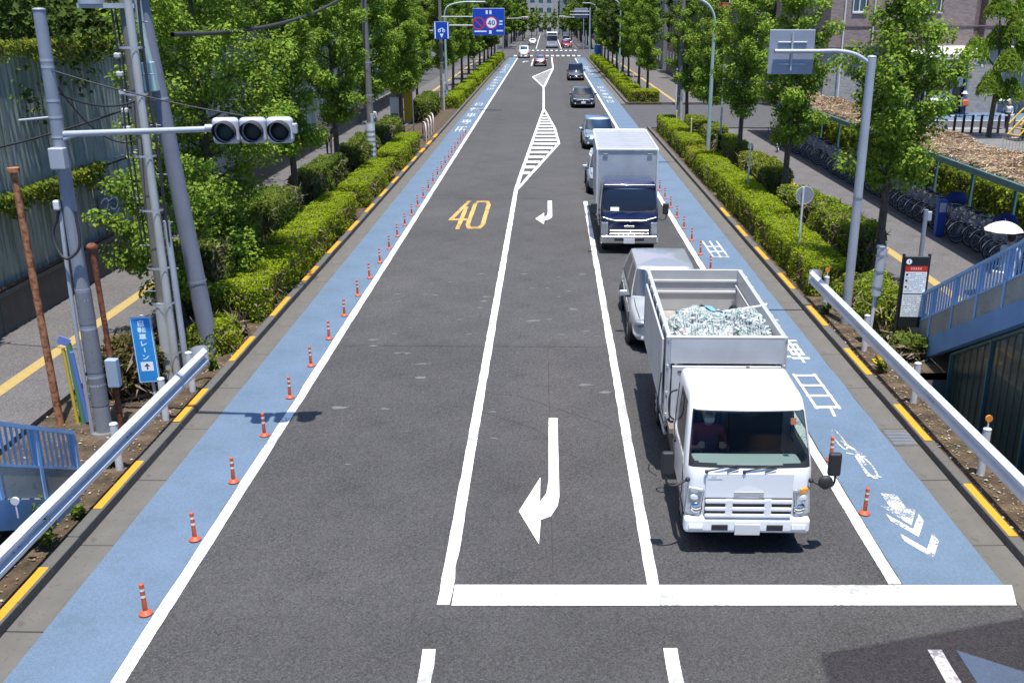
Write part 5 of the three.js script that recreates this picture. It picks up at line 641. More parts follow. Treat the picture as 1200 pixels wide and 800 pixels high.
  for (const s of [-1, 1]) {
    const sb = obj('side_board', [rbox(0.045, top - 1.0, z0 - z1, 0.01, s * bwid, (top + 1.0) / 2, (z0 + z1) / 2)], al, t); for (const y of [1.06, 1.42, 1.86, 2.31]) obj('board_rail', rbox(0.05, 0.07, z0 - z1, 0.012, s * (bwid + 0.025), y, (z0 + z1) / 2), al2, sb); for (let k = 0; k <= 7; k++) obj('board_stake', rbox(0.07, top - 0.96, 0.07, 0.012, s * (bwid + 0.03), (top + 0.96) / 2, lerp(z0 - 0.05, z1 + 0.05, k / 7)), k % 2 ? al : al2, sb); for (const q of [0.12, 0.5, 0.88]) obj('latch', [rbox(0.05, 0.16, 0.06, 0.01, s * (bwid + 0.075), 1.5, lerp(z0, z1, q))], mat.black, sb);
    obj('inner_rail', rbox(0.03, 0.05, z0 - z1 - 0.2, 0.01, s * (bwid - 0.06), top - 0.3, (z0 + z1) / 2), al2, sb);
  }
  { const lb = obj('outer_board', rbox(0.035, 1.1, 3.2, 0.01, -bwid - 0.1, 1.72, z0 - 1.75), al, t); obj('rope', tube([[-bwid - 0.08, 1.0, z0 + 0.2], [-bwid - 0.16, 1.3, z0 + 0.1], [-bwid - 0.12, 1.75, z0 - 0.05]], 0.012, 16, 5), mat.black, t); obj('grab_handle', tube([[-hw - 0.01, 1.35, -1.45], [-hw - 0.07, 1.4, -1.45], [-hw - 0.07, 1.75, -1.5], [-hw + 0.03, 1.8, -1.5]], 0.014, 16, 6), mat.black, t); }
  const tg = obj('tail_board', rbox(1.72, top - 1.0, 0.05, 0.012, 0, (top + 1) / 2, z1), al2, t); for (const y of [1.45, 1.9, 2.12]) obj('board_rail', rbox(1.66, 0.05, 0.03, 0.01, 0, y, z1 + 0.04), al, tg); for (const s of [-1, 1]) obj('tail_lamp', rbox(0.3, 0.12, 0.05, 0.02, s * 0.55, 0.75, z1 + 0.02), M([0.4, 0.03, 0.03], 0.3), t);
  obj('load_deck', bx(-bwid + 0.03, bwid - 0.03, 1.5, 1.53, z1 + 0.05, -4.9), M([0.42, 0.39, 0.35], 0.85, 0, { map: tWood }), t);
}
{ // load: heap of plastic waste under a net, a pole and a tarpaulin
  const X = 2.755, Z = -11.82, r = rng(17); const hf = (x, z) => 1.74 + 0.58 * Math.exp(-(((x + 0.42) / 0.4) ** 2 + ((z + 3.2) / 0.8) ** 2)) + 0.7 * Math.exp(-(((x - 0.4) / 0.42) ** 2 + ((z + 3.05) / 0.7) ** 2)) + 0.28 * Math.exp(-(((x) / 0.9) ** 2 + ((z + 4.1) / 0.6) ** 2)) + 0.17 * (vn(x * 4.2 + 20, z * 4.2 + 60, 256, 3) - 0.5) + 0.07 * (vn(x * 11 + 20, z * 11 + 60, 256, 4) - 0.5);
  const t = thing('waste_heap', 'heap of crushed plastic bottles under a pale net in the truck bed', 'waste', [X, 0, Z], -0.018); const rows = []; for (let i = 0; i <= 40; i++) { const row = []; for (let j = 0; j <= 30; j++) { const x = lerp(-0.8, 0.8, j / 30), z = lerp(-2.42, -4.85, i / 40); row.push([x, hf(x, z) - 0.05, z]); } rows.push(row); }
  obj('heap_core', grid(rows), M([0.3, 0.33, 0.32], 0.7), t);
  const bg = [], cols = [[0.42, 0.46, 0.45], [0.56, 0.59, 0.58], [0.3, 0.37, 0.36], [0.48, 0.52, 0.52], [0.22, 0.32, 0.3], [0.78, 0.8, 0.8], [0.2, 0.38, 0.26], [0.55, 0.3, 0.28]];
  for (let k = 0; k < 620; k++) { const x = lerp(-0.76, 0.76, r()), z = lerp(-2.46, -4.75, r()), y = hf(x, z) - 0.03 + r() * 0.03; const g = lathe([[0, -0.1], [0.032, -0.098], [0.033, 0.04], [0.012, 0.085], [0.012, 0.1], [0, 0.1]], 7); g.rotateX(r() * 6); g.rotateY(r() * 6); g.scale(1, 0.85, 1); g.translate(x, y, z); const c = cols[Math.min(cols.length - 1, (r() * r() * 8.4) | 0)], ca = new Float32Array(g.attributes.position.count * 3); for (let i = 0; i < ca.length; i += 3) { ca[i] = c[0]; ca[i + 1] = c[1]; ca[i + 2] = c[2]; } g.setAttribute('color', new THREE.BufferAttribute(ca, 3)); bg.push(g); }
  obj('plastic_bottles', mergeGeometries(bg), MP([1, 1, 1], 0.3, 0, { vertexColors: true }), t).userData.kind = 'stuff';
  const net = []; const lineN = (f, n) => { const pts = []; for (let i = 0; i <= n; i++) pts.push(f(i / n)); net.push(norm(new THREE.TubeGeometry(new THREE.CatmullRomCurve3(pts.map((p) => V(...p))), n, 0.0045, 3, false))); };
  for (let k = 0; k <= 34; k++) { const x = lerp(-0.79, 0.79, k / 34); lineN((q) => { const z = lerp(-2.44, -4.8, q); return [x, hf(x, z) + 0.045 + 0.03 * vn(x * 9 + 30, z * 9 + 70, 512, 8), z]; }, 40); } for (let k = 0; k <= 50; k++) { const z = lerp(-2.44, -4.8, k / 50); lineN((q) => { const x = lerp(-0.79, 0.79, q); return [x, hf(x, z) + 0.047 + 0.03 * vn(x * 9 + 30, z * 9 + 70, 512, 8), z]; }, 30); }
  obj('net', net, M([0.55, 0.6, 0.58], 0.8), t).userData.kind = 'stuff';
  const tp = []; for (let i = 0; i <= 10; i++) { const row = []; for (let j = 0; j <= 12; j++) { const x = lerp(-0.1, 0.62, j / 12), z = lerp(-3.75, -4.7, i / 10); row.push([x, hf(x, z) + 0.1 + 0.05 * vn(x * 6 + 9, z * 5 + 40, 99, 2), z]); } tp.push(row); } tag(obj('blue_tarpaulin', grid(tp), M([0.16, 0.36, 0.48], 0.5)), 'crumpled pale blue tarpaulin lying behind the netted heap', 'tarpaulin').position.set(X, 0, Z);
  tag(obj('white_pole', rod([X - 0.1, 2.12, Z - 4.2], [X + 0.95, 2.33, Z - 4.05], 0.022), mat.white), 'white pole laid across the truck bed onto the side board', 'pole');
  for (const x of [-0.05, 0.5]) tag(obj('black_hook', tube([[X + x, 1.6, Z - 4.75], [X + x - 0.06, 2.0, Z - 4.7], [X + x + 0.02, 2.14, Z - 4.7], [X + x + 0.09, 2.0, Z - 4.7], [X + x + 0.08, 1.6, Z - 4.75]], 0.028, 20, 7), mat.black), 'black curved cart handle sticking up from the truck bed', 'handle', 'cart handles in the truck bed');
}
{ // ===== blue box truck =====
  const t = thing('box_truck', 'dark blue cab truck with tall silver aluminium box body', 'truck', [2.5, 0, -29.35], -0.022), W = 1.76, hw = W / 2, bp = MP([0.012, 0.02, 0.085], 0.22, 0.2, { clearcoat: 1, clearcoatRoughness: 0.04 });
  truckCab(t, W, 1, bp, mat.glassDark, mat.chrome);
  obj('visor', rbox(1.6, 0.14, 0.1, 0.04, 0, 2.0, -0.36), bp, t); obj('bumper', rbox(W, 0.26, 0.2, 0.06, 0, 0.45, -0.01, 0, 0, 0, 3), mat.chrome, t); obj('bumper_slot', rbox(0.9, 0.09, 0.02, 0.01, 0, 0.46, 0.095), mat.black, t); obj('number_plate', rbox(0.34, 0.16, 0.02, 0.005, 0, 0.42, 0.11), M([0.6, 0.6, 0.6], 0.5), t);
  for (const y of [0.62, 0.72]) obj('grille_bar', rbox(1.2, 0.055, 0.06, 0.02, 0, y, 0.05), mat.chrome, t); obj('grille', rbox(1.2, 0.24, 0.04, 0.01, 0, 0.68, 0.03), mat.black, t); obj('emblem', rbox(0.3, 0.08, 0.02, 0.02, 0, 0.84, 0.045), mat.chrome, t); obj('trim_strip', tube([[-0.8, 1.12, 0.0], [-0.45, 1.04, 0.05], [0, 1.03, 0.06], [0.45, 1.04, 0.05], [0.8, 1.12, 0.0]], 0.02, 24, 6), mat.chrome, t); obj('document', box(0.26, 0.12, 0.01, -0.45, 1.37, -0.04, 0, -0.4), mat.white, t);
  for (const s of [-1, 1]) { obj('headlight', rbox(0.22, 0.4, 0.14, 0.04, s * 0.74, 0.78, -0.04, s * 0.28, 0, 0, 3), MP([0.42, 0.44, 0.46], 0.1, 0.5, { clearcoat: 1 }), t); obj('wiper', rod([s * 0.25 - 0.33, 1.245, 0.04], [s * 0.25 + 0.1, 1.32, 0.01], 0.012, 0.008, 5), mat.black, t); const a = obj('mirror_arm', tube([[s * 0.84, 1.1, -0.02], [s * 0.98, 1.06, 0.06], [s * 1.08, 1.1, 0.06], [s * 1.1, 1.3, 0.05]], 0.017, 20, 6), mat.black, t); obj('mirror_head', rbox(0.18, 0.34, 0.09, 0.035, s * 1.08, 1.4, 0.04), mat.black, a); wheel(t, s * 0.72, 0.37, -0.8, 0.37, 0.2, mat.chrome); wheel(t, s * 0.68, 0.37, -5.2, 0.37, 0.34, mat.chrome); obj('side_skirt', rbox(0.05, 0.3, 2.4, 0.02, s * 0.86, 0.6, -3.2), mat.alu, t); }
  const z0 = -1.78, z1 = -7.2, bw = 0.95, y0 = 0.85, y1 = 2.92, ap = M([0.56, 0.565, 0.57], 0.38, 0.45, { map: tMetal }), ar = M([0.66, 0.67, 0.68], 0.4, 0.3);
  const b = obj('box_body', rbox(bw * 2, y1 - y0, z0 - z1, 0.02, 0, (y0 + y1) / 2, (z0 + z1) / 2), ap, t); obj('roof_frame', [rbox(bw * 2 + 0.03, 0.07, 0.07, 0.02, 0, y1, z0), rbox(bw * 2 + 0.03, 0.07, 0.07, 0.02, 0, y1, z1), rbox(0.07, 0.07, z0 - z1, 0.02, -bw, y1, (z0 + z1) / 2), rbox(0.07, 0.07, z0 - z1, 0.02, bw, y1, (z0 + z1) / 2)], ar, b); for (const s of [-1, 1]) obj('corner_post', rbox(0.07, y1 - y0, 0.07, 0.02, s * bw, (y0 + y1) / 2, z0), ar, b); for (let k = 1; k < 9; k++) obj('roof_seam', box(bw * 2 - 0.1, 0.008, 0.02, 0, y1 + 0.004, lerp(z0, z1, k / 9)), ar, b); for (const s of [-1, 1]) obj('marker_lamp', rbox(0.16, 0.05, 0.03, 0.01, s * 0.7, y1 - 0.14, z0 + 0.03), M([0.2, 0.2, 0.2], 0.4), b); for (const s of [-1, 1]) for (let k = 1; k < 8; k++) obj('side_rib', box(0.012, y1 - y0 - 0.2, 0.03, s * (bw + 0.004), (y0 + y1) / 2, lerp(z0, z1, k / 8)), ar, b);
  obj('chassis', bx(-0.4, 0.4, 0.5, 0.84, -7.1, -0.5), mat.black, t);
}
makeCar('silver wagon waiting right behind the white waste truck', { L: 4.35, W: 1.76, H: 1.52, col: [0.42, 0.44, 0.46], kind: 'wagon', pos: [2.7, 0, -20.05], turn: -0.01 });
makeCar('pale silver-blue hatchback half hidden behind the silver box truck', { L: 4.0, W: 1.7, H: 1.52, col: [0.33, 0.4, 0.47], pos: [2.5, 0, -39.4], turn: -0.01 });
makeCar('grey-blue compact car with dark windscreen ahead of the black hatchback', { L: 4.2, W: 1.74, H: 1.55, col: [0.2, 0.29, 0.38], kind: 'wagon', pos: [2.82, 0, -53.2] });
makeCar('black sedan with bright front emblem driving towards the footbridge', { L: 4.5, W: 1.78, H: 1.46, col: [0.01, 0.012, 0.018], metal: 0.1, kind: 'sedan', pos: [2.8, 0, -77.2], bright: false });
makeCar('black minivan with chrome V-shaped grille', { L: 4.6, W: 1.74, H: 1.72, col: [0.008, 0.01, 0.016], metal: 0.1, kind: 'van', pos: [3.12, 0, -109.0], bright: true, belt: 1.0 });
makeCar('dark red car driving away in the turning lane', { L: 4.2, W: 1.72, H: 1.52, col: [0.06, 0.012, 0.016], pos: [-0.95, 0, -142.2], turn: PI, rearLamp: [0.4, 0.02, 0.02] });
makeCar('beige boxy van driving away towards the crossroads', { L: 4.4, W: 1.75, H: 1.95, col: [0.45, 0.43, 0.38], kind: 'van', belt: 1.05, pos: [-3.7, 0, -168], turn: PI, metal: 0.1, name: 'van' });
makeCar('bright red car stopped beyond the far crossing', { L: 4.0, W: 1.72, H: 1.55, col: [0.5, 0.015, 0.02], metal: 0.05, pos: [4.3, 0, -211], turn: 0.15 });
makeCar('white car behind the bright red car', { L: 4.3, W: 1.74, H: 1.55, col: [0.7, 0.7, 0.7], metal: 0, pos: [4.5, 0, -222] }); makeCar('grey car queueing behind the silver-grey bus', { L: 4.3, W: 1.74, H: 1.5, col: [0.25, 0.26, 0.28], pos: [1.2, 0, -224] }); makeCar('blue-grey van beside the white car beyond the crossroads', { L: 4.4, W: 1.75, H: 1.9, kind: 'van', belt: 1.05, col: [0.3, 0.34, 0.4], pos: [4.4, 0, -236], name: 'van' }); makeCar('silver car driving away beyond the crossroads', { L: 4.3, W: 1.74, H: 1.5, col: [0.5, 0.5, 0.5], pos: [-3.2, 0, -232], turn: PI }); makeCar('small white car far down the road beyond the crossroads', { L: 4.2, W: 1.74, H: 1.55, col: [0.65, 0.66, 0.68], metal: 0, pos: [1.6, 0, -290] });
{ const t = thing('grey_bus', 'tall silver-grey bus waiting beyond the far crossing', 'bus', [1.05, 0, -209.5]); const m = M([0.45, 0.46, 0.48], 0.4, 0.2); obj('body', rbox(2.35, 2.75, 8.5, 0.14, 0, 1.75, -4.25, 0, 0, 0, 3), m, t); obj('windscreen', rbox(2.1, 0.95, 0.05, 0.03, 0, 1.95, 0.0), mat.glassDark, t); obj('bumper', rbox(2.3, 0.35, 0.1, 0.04, 0, 0.55, 0.0), mat.galvL, t); for (const s of [-1, 1]) { obj('headlight', rbox(0.3, 0.18, 0.05, 0.03, s * 0.85, 0.95, 0.02), mat.lens, t); obj('mirror', rbox(0.14, 0.36, 0.1, 0.03, s * 1.3, 2.0, 0.1), mat.black, t); wheel(t, s * 1.05, 0.45, -1.6, 0.45, 0.28); wheel(t, s * 1.05, 0.45, -6.6, 0.45, 0.28); } obj('destination_panel', rbox(1.7, 0.3, 0.04, 0.02, 0, 2.8, 0.0), mat.black, t); }
// ---------- people: one continuous surface each ----------
function sdfBody(prims, lo, size, res, k = 0.035) {
  const mc = new MarchingCubes(res, mat.black, false, false, 120000); const f = mc.field, cols = prims.map((p) => p[4]);
  const dist = (x, y, z, p) => { const [a, b, ra, rb] = p; const bx_ = b[0] - a[0], by_ = b[1] - a[1], bz_ = b[2] - a[2], t = clamp(((x - a[0]) * bx_ + (y - a[1]) * by_ + (z - a[2]) * bz_) / (bx_ * bx_ + by_ * by_ + bz_ * bz_ + 1e-9), 0, 1), sx = p[5] ?? 1; return Math.hypot((x - a[0] - bx_ * t) * sx, y - a[1] - by_ * t, z - a[2] - bz_ * t) - lerp(ra, rb, t); };
  for (let kz = 0; kz < res; kz++) for (let ky = 0; ky < res; ky++) for (let kx = 0; kx < res; kx++) { const x = lo[0] + (kx / res) * size, y = lo[1] + (ky / res) * size, z = lo[2] + (kz / res) * size; let d = 1e9; for (const p of prims) { const e = dist(x, y, z, p); const h = Math.max(k - Math.abs(d - e), 0) / k; d = Math.min(d, e) - h * h * k * 0.25; } f[kx + ky * res + kz * res * res] = -d; }
  mc.isolation = 0; mc.update(); const n = mc.count, P = new Float32Array(n * 3), N = new Float32Array(n * 3), C = new Float32Array(n * 3);
  for (let i = 0; i < n; i++) { const q = [0, 1, 2].map((c) => lo[c] + (mc.positionArray[i * 3 + c] * 0.5 + 0.5) * size); P.set(q, i * 3); N.set([mc.normalArray[i * 3], mc.normalArray[i * 3 + 1], mc.normalArray[i * 3 + 2]], i * 3); let b = 0, bd = 1e9; prims.forEach((p, m) => { const e = dist(...q, p); if (e < bd) { bd = e; b = m; } }); C.set(cols[b], i * 3); }
  const g = new THREE.BufferGeometry(); g.setAttribute('position', new THREE.BufferAttribute(P, 3)); g.setAttribute('normal', new THREE.BufferAttribute(N, 3)); g.setAttribute('color', new THREE.BufferAttribute(C, 3)); return g;
}
const skin = [0.42, 0.26, 0.18], mBody = M([1, 1, 1], 0.8, 0, { vertexColors: true });
const fingers = (w, dir, c, s = 1) => [-0.03, -0.01, 0.01, 0.03].map((o, i) => [[w[0] + o * s, w[1], w[2]], [w[0] + o * s + dir[0] * (0.085 - Math.abs(i - 1.3) * 0.01), w[1] + dir[1] * 0.085, w[2] + dir[2] * 0.085], 0.011, 0.008, c]).concat([[[w[0] + 0.035 * s, w[1], w[2]], [w[0] + 0.055 * s + dir[0] * 0.03, w[1] + dir[1] * 0.045, w[2] + dir[2] * 0.03], 0.012, 0.009, c]]);
function standing(top, pant, opt = {}) {
  const { hair = [0.02, 0.017, 0.015], arm = null, step = 0.12, shoe = [0.03, 0.03, 0.035], dress = false } = opt; const p = [];
  const head = [0, 1.56, 0.02]; p.push([[0, 1.54, 0.025], [0, 1.62, 0.01], 0.085, 0.09, skin], [[0, 1.6, -0.025], [0, 1.64, -0.01], 0.092, 0.088, hair], [[0, 1.57, 0.1], [0, 1.545, 0.115], 0.014, 0.018, skin], [[-0.09, 1.58, 0], [-0.093, 1.55, 0], 0.018, 0.014, skin], [[0.09, 1.58, 0], [0.093, 1.55, 0], 0.018, 0.014, skin]);
  p.push([[0, 1.36, 0], [0, 1.5, 0.01], 0.055, 0.05, skin], [[-0.15, 1.33, 0], [0.15, 1.33, 0], 0.075, 0.075, top], [[0, 1.25, 0], [0, 0.98, 0], 0.15, 0.125, top, 0.8], [[0, 0.96, 0], [0, 0.88, 0], 0.15, 0.15, dress ? top : pant, 0.85]);
  if (dress) p.push([[0, 0.9, 0], [0, 0.45, 0], 0.15, 0.23, top]);
  for (const s of [-1, 1]) { const f = s * step; p.push([[s * 0.085, 0.88, 0], [s * 0.09, 0.48, f * 0.5 + 0.02], 0.09, 0.062, pant], [[s * 0.09, 0.48, f * 0.5 + 0.02], [s * 0.09, 0.09, f - 0.02], 0.06, 0.042, dress ? skin : pant], [[s * 0.09, 0.05, f - 0.05], [s * 0.1, 0.035, f + 0.14], 0.042, 0.034, shoe]); }
  const A = arm ?? [[[-0.19, 1.33, 0], [-0.24, 1.07, -0.03], [-0.23, 0.84, 0.06]], [[0.19, 1.33, 0], [0.24, 1.07, -0.03], [0.23, 0.84, 0.06]]];
  A.forEach(([a, b, c], i) => { const d = V(...c).sub(V(...b)).normalize(); p.push([a, b, 0.052, 0.042, top], [b, c, 0.04, 0.028, opt.shortSleeve ? skin : top], [c, [c[0] + d.x * 0.06, c[1] + d.y * 0.06, c[2] + d.z * 0.06], 0.034, 0.03, skin]); const e = [c[0] + d.x * 0.07, c[1] + d.y * 0.07, c[2] + d.z * 0.07]; p.push(...fingers(e, [d.x, d.y, d.z], skin, i ? -1 : 1)); });
  return p;
}
function person(prims, label, pos, turn, res = 84, lo = [-0.9, -0.02, -0.9], size = 1.8) { const t = thing('person', label, 'person', pos, turn); obj('body', sdfBody(prims, lo, size, res, 0.03), mBody, t); return t; }
{ // driver
  const c = [0.05, 0.05, 0.06], top = [0.25, 0.03, 0.03], dk = [0.03, 0.035, 0.05]; const p = [[[0, 0.62, 0.05], [0, 0.69, 0.03], 0.085, 0.09, skin], [[0, 0.7, 0.0], [0, 0.73, 0.02], 0.095, 0.085, [0.08, 0.1, 0.16]], [[-0.02, 0.71, 0.1], [0.02, 0.71, 0.16], 0.03, 0.02, [0.08, 0.1, 0.16]], [[-0.03, 0.6, 0.12], [0.03, 0.6, 0.12], 0.04, 0.04, [0.7, 0.72, 0.74]], [[0, 0.45, 0], [0, 0.57, 0.02], 0.055, 0.05, skin], [[-0.16, 0.42, 0], [0.16, 0.42, 0], 0.075, 0.075, top], [[0, 0.36, 0], [0, 0.06, 0.02], 0.15, 0.15, top, 0.85], [[-0.09, 0.03, 0], [-0.1, 0.06, 0.4], 0.09, 0.07, dk], [[0.09, 0.03, 0], [0.1, 0.06, 0.4], 0.09, 0.07, dk], [[-0.1, 0.06, 0.4], [-0.1, -0.2, 0.5], 0.065, 0.05, dk], [[0.1, 0.06, 0.4], [0.1, -0.2, 0.5], 0.065, 0.05, dk]];
  for (const s of [-1, 1]) p.push([[s * 0.2, 0.4, 0], [s * 0.25, 0.18, 0.16], 0.05, 0.042, top], [[s * 0.25, 0.18, 0.16], [s * 0.16, 0.3, 0.4], 0.04, 0.03, skin], [[s * 0.16, 0.3, 0.4], [s * 0.14, 0.33, 0.46], 0.035, 0.032, skin], ...fingers([s * 0.14, 0.345, 0.47], [0, 0.6, -0.5], skin, s));
  const t = person(p, 'person in cap and face mask holding the steering wheel of the white truck', [2.31, 0.93, -12.96], -0.02, 96, [-0.5, -0.25, -0.25], 1.05);
}
{ // woman with parasol
  const pr = standing([0.42, 0.48, 0.58], [0.2, 0.2, 0.22], { dress: true, step: 0.06, arm: [[[-0.18, 1.33, 0], [-0.26, 1.1, 0.02], [-0.24, 0.9, 0.12]], [[0.18, 1.33, 0], [0.22, 1.12, 0.12], [0.12, 1.3, 0.26]]] });
  person(pr, 'person in a pale dress walking under a white parasol beside the bicycle racks', [11.5, 0.12, -23.8], 2.4, 92);
  const t = thing('parasol', 'white parasol held over the walking person in a pale dress', 'parasol', [11.36, 0.12, -24.0], 2.4); const l = []; const n = 8; for (let i = 0; i < n; i++) { const a = i / n * 2 * PI, b = (i + 1) / n * 2 * PI; for (let k = 0; k < 5; k++) { const P = (an, q) => [Math.cos(an) * 0.48 * q, 1.98 - 0.22 * q * q, Math.sin(an) * 0.48 * q]; l.push(...q4(P(a, k / 5), P(b, k / 5), P(b, (k + 1) / 5), P(a, (k + 1) / 5))); } } obj('canopy', tri(l), MP([0.72, 0.7, 0.64], 0.8, 0, { transmission: 0.15, thickness: 0 }), t); obj('shaft', rod([0, 1.3, 0], [0, 2.04, 0], 0.009), mat.galv, t); for (let i = 0; i < n; i++) { const a = i / n * 2 * PI; obj('rib', tube([[0, 1.97, 0], [Math.cos(a) * 0.24, 1.915, Math.sin(a) * 0.24], [Math.cos(a) * 0.48, 1.755, Math.sin(a) * 0.48]], 0.005, 8, 4), mat.galv, t); }
  const b = thing('hand_bag', 'white tote bag hanging from the hand of the person with the parasol', 'bag', [11.22, 0.62, -23.65], 2.4); obj('bag', rbox(0.34, 0.3, 0.12, 0.03, 0, 0.15, 0), M([0.62, 0.6, 0.56], 0.8), b); obj('strap', tube([[-0.1, 0.29, 0], [-0.05, 0.42, 0], [0.05, 0.42, 0], [0.1, 0.29, 0]], 0.008, 12, 5), M([0.5, 0.48, 0.44], 0.8), b);
}
{ const t = person(standing([0.36, 0.36, 0.38], [0.03, 0.05, 0.12], { hair: [0.62, 0.6, 0.56] }), 'person in white sun hat and dark trousers standing outside the shop', [29.1, 0.03, -70.2], 0.2, 54); obj('hat', lathe([[0.24, 1.62], [0.13, 1.66], [0.12, 1.76], [0.05, 1.79], [0, 1.79]], 16), M([0.66, 0.64, 0.6], 0.8), t); const b = obj('orange_bag', rbox(0.42, 0.4, 0.2, 0.06), M([0.6, 0.13, 0.05], 0.7)); b.position.set(29.13, 1.02, -70.0); tag(b, 'orange bag held in front of the person in the white sun hat', 'bag'); }
{ person(standing([0.62, 0.62, 0.64], [0.04, 0.04, 0.05], { arm: [[[-0.19, 1.33, 0], [-0.3, 1.15, 0.1], [-0.26, 1.32, 0.22]], [[0.19, 1.33, 0], [0.24, 1.07, -0.03], [0.23, 0.84, 0.06]]] }), 'person in a white shirt standing by the yellow steps', [29.0, 0.03, -63.0], -0.6, 54); const u = thing('umbrella', 'white umbrella tilted beside the person in the white shirt', 'umbrella', [28.4, 0.03, -62.8]); obj('canopy', lathe([[0, 2.15], [0.2, 2.1], [0.42, 1.95], [0.52, 1.78]], 10), M([0.66, 0.66, 0.64], 0.8), u); obj('shaft', rod([0, 1.2, 0], [0, 2.2, 0], 0.012), mat.galv, u); }
person(standing([0.03, 0.03, 0.035], [0.05, 0.05, 0.06]), 'person in dark clothes walking on the pavement beyond the street trees', [-11.1, 0.12, -50.5], 0.3, 54); person(standing([0.6, 0.6, 0.6], [0.05, 0.06, 0.1]), 'person in a pale shirt walking along the wall behind the hedge', [-10.2, 0.12, -58.5], 3.3, 54); person(standing([0.25, 0.1, 0.08], [0.04, 0.04, 0.06]), 'person crossing at the far kerb by the hedge end', [7.6, 0.12, -158], 0.3, 48);

// ---------- bicycle parking ----------
{
  const t = thing('cycle_shelter', 'long bicycle shelter with teal frame and dried plants on its roof', 'shelter', [12.5, 0.1, 0]);
  const z0 = -20, z1 = -61; obj('front_beam', bx(-0.06, 0.06, 2.42, 2.6, z1, z0), mat.teal, t); obj('back_beam', bx(1.88, 2.0, 2.62, 2.8, z1, z0), mat.teal, t); obj('roof_tray', tri(q4([0.06, 2.53, z0], [1.9, 2.72, z0], [1.9, 2.72, z1], [0.06, 2.53, z1])), M([0.75, 0.62, 0.5], 0.95, 0, { map: tSoil }), t);
  for (let z = z0 - 0.5; z > z1; z -= 3.2) { obj('post', rod([1.95, 0, z], [1.95, 2.7, z], 0.06), mat.teal, t); obj('cross_beam', rod([0, 2.46, z], [1.95, 2.64, z], 0.04), mat.teal, t); obj('brace', rod([1.95, 1.8, z], [1.0, 2.5, z], 0.03), mat.teal, t); }
  const r = rng(21), L = new Leaves(); for (let i = 0; i < 42000; i++) { const z = lerp(z0, z1, r()), x = 0.08 + 1.8 * r(), tuft = Math.pow(vn(x * 2.2 + 30, z * 1.2 + 90, 256, 5), 2) * 0.3; L.leaf(x, 2.56 + 0.1 * x + 0.03 + r() * tuft, z, (r() - 0.5) * 0.8, 0.9 + r() * 0.6, (r() - 0.5) * 0.8, 0.14 + 0.2 * r(), pick(GREENS.dry, r), r, 0.16); } const v = obj('roof_plants', L.build(), M([1, 1, 1], 0.95, 0, { vertexColors: true }), t); v.userData.kind = 'stuff';
  const rail = thing('cycle_rail', 'long low steel rail of the bicycle racks under the shelter', 'rack', [13.3, 0.1, 0]); obj('rail', [rod([0, 0.35, -22], [0, 0.35, -60], 0.025), rod([0.9, 0.35, -22], [0.9, 0.35, -60], 0.025)], mat.galv, rail); for (let z = -22.5; z > -60; z -= 2.2) obj('foot', rod([0, 0, z], [0, 0.35, z], 0.025), mat.galv, rail);
}
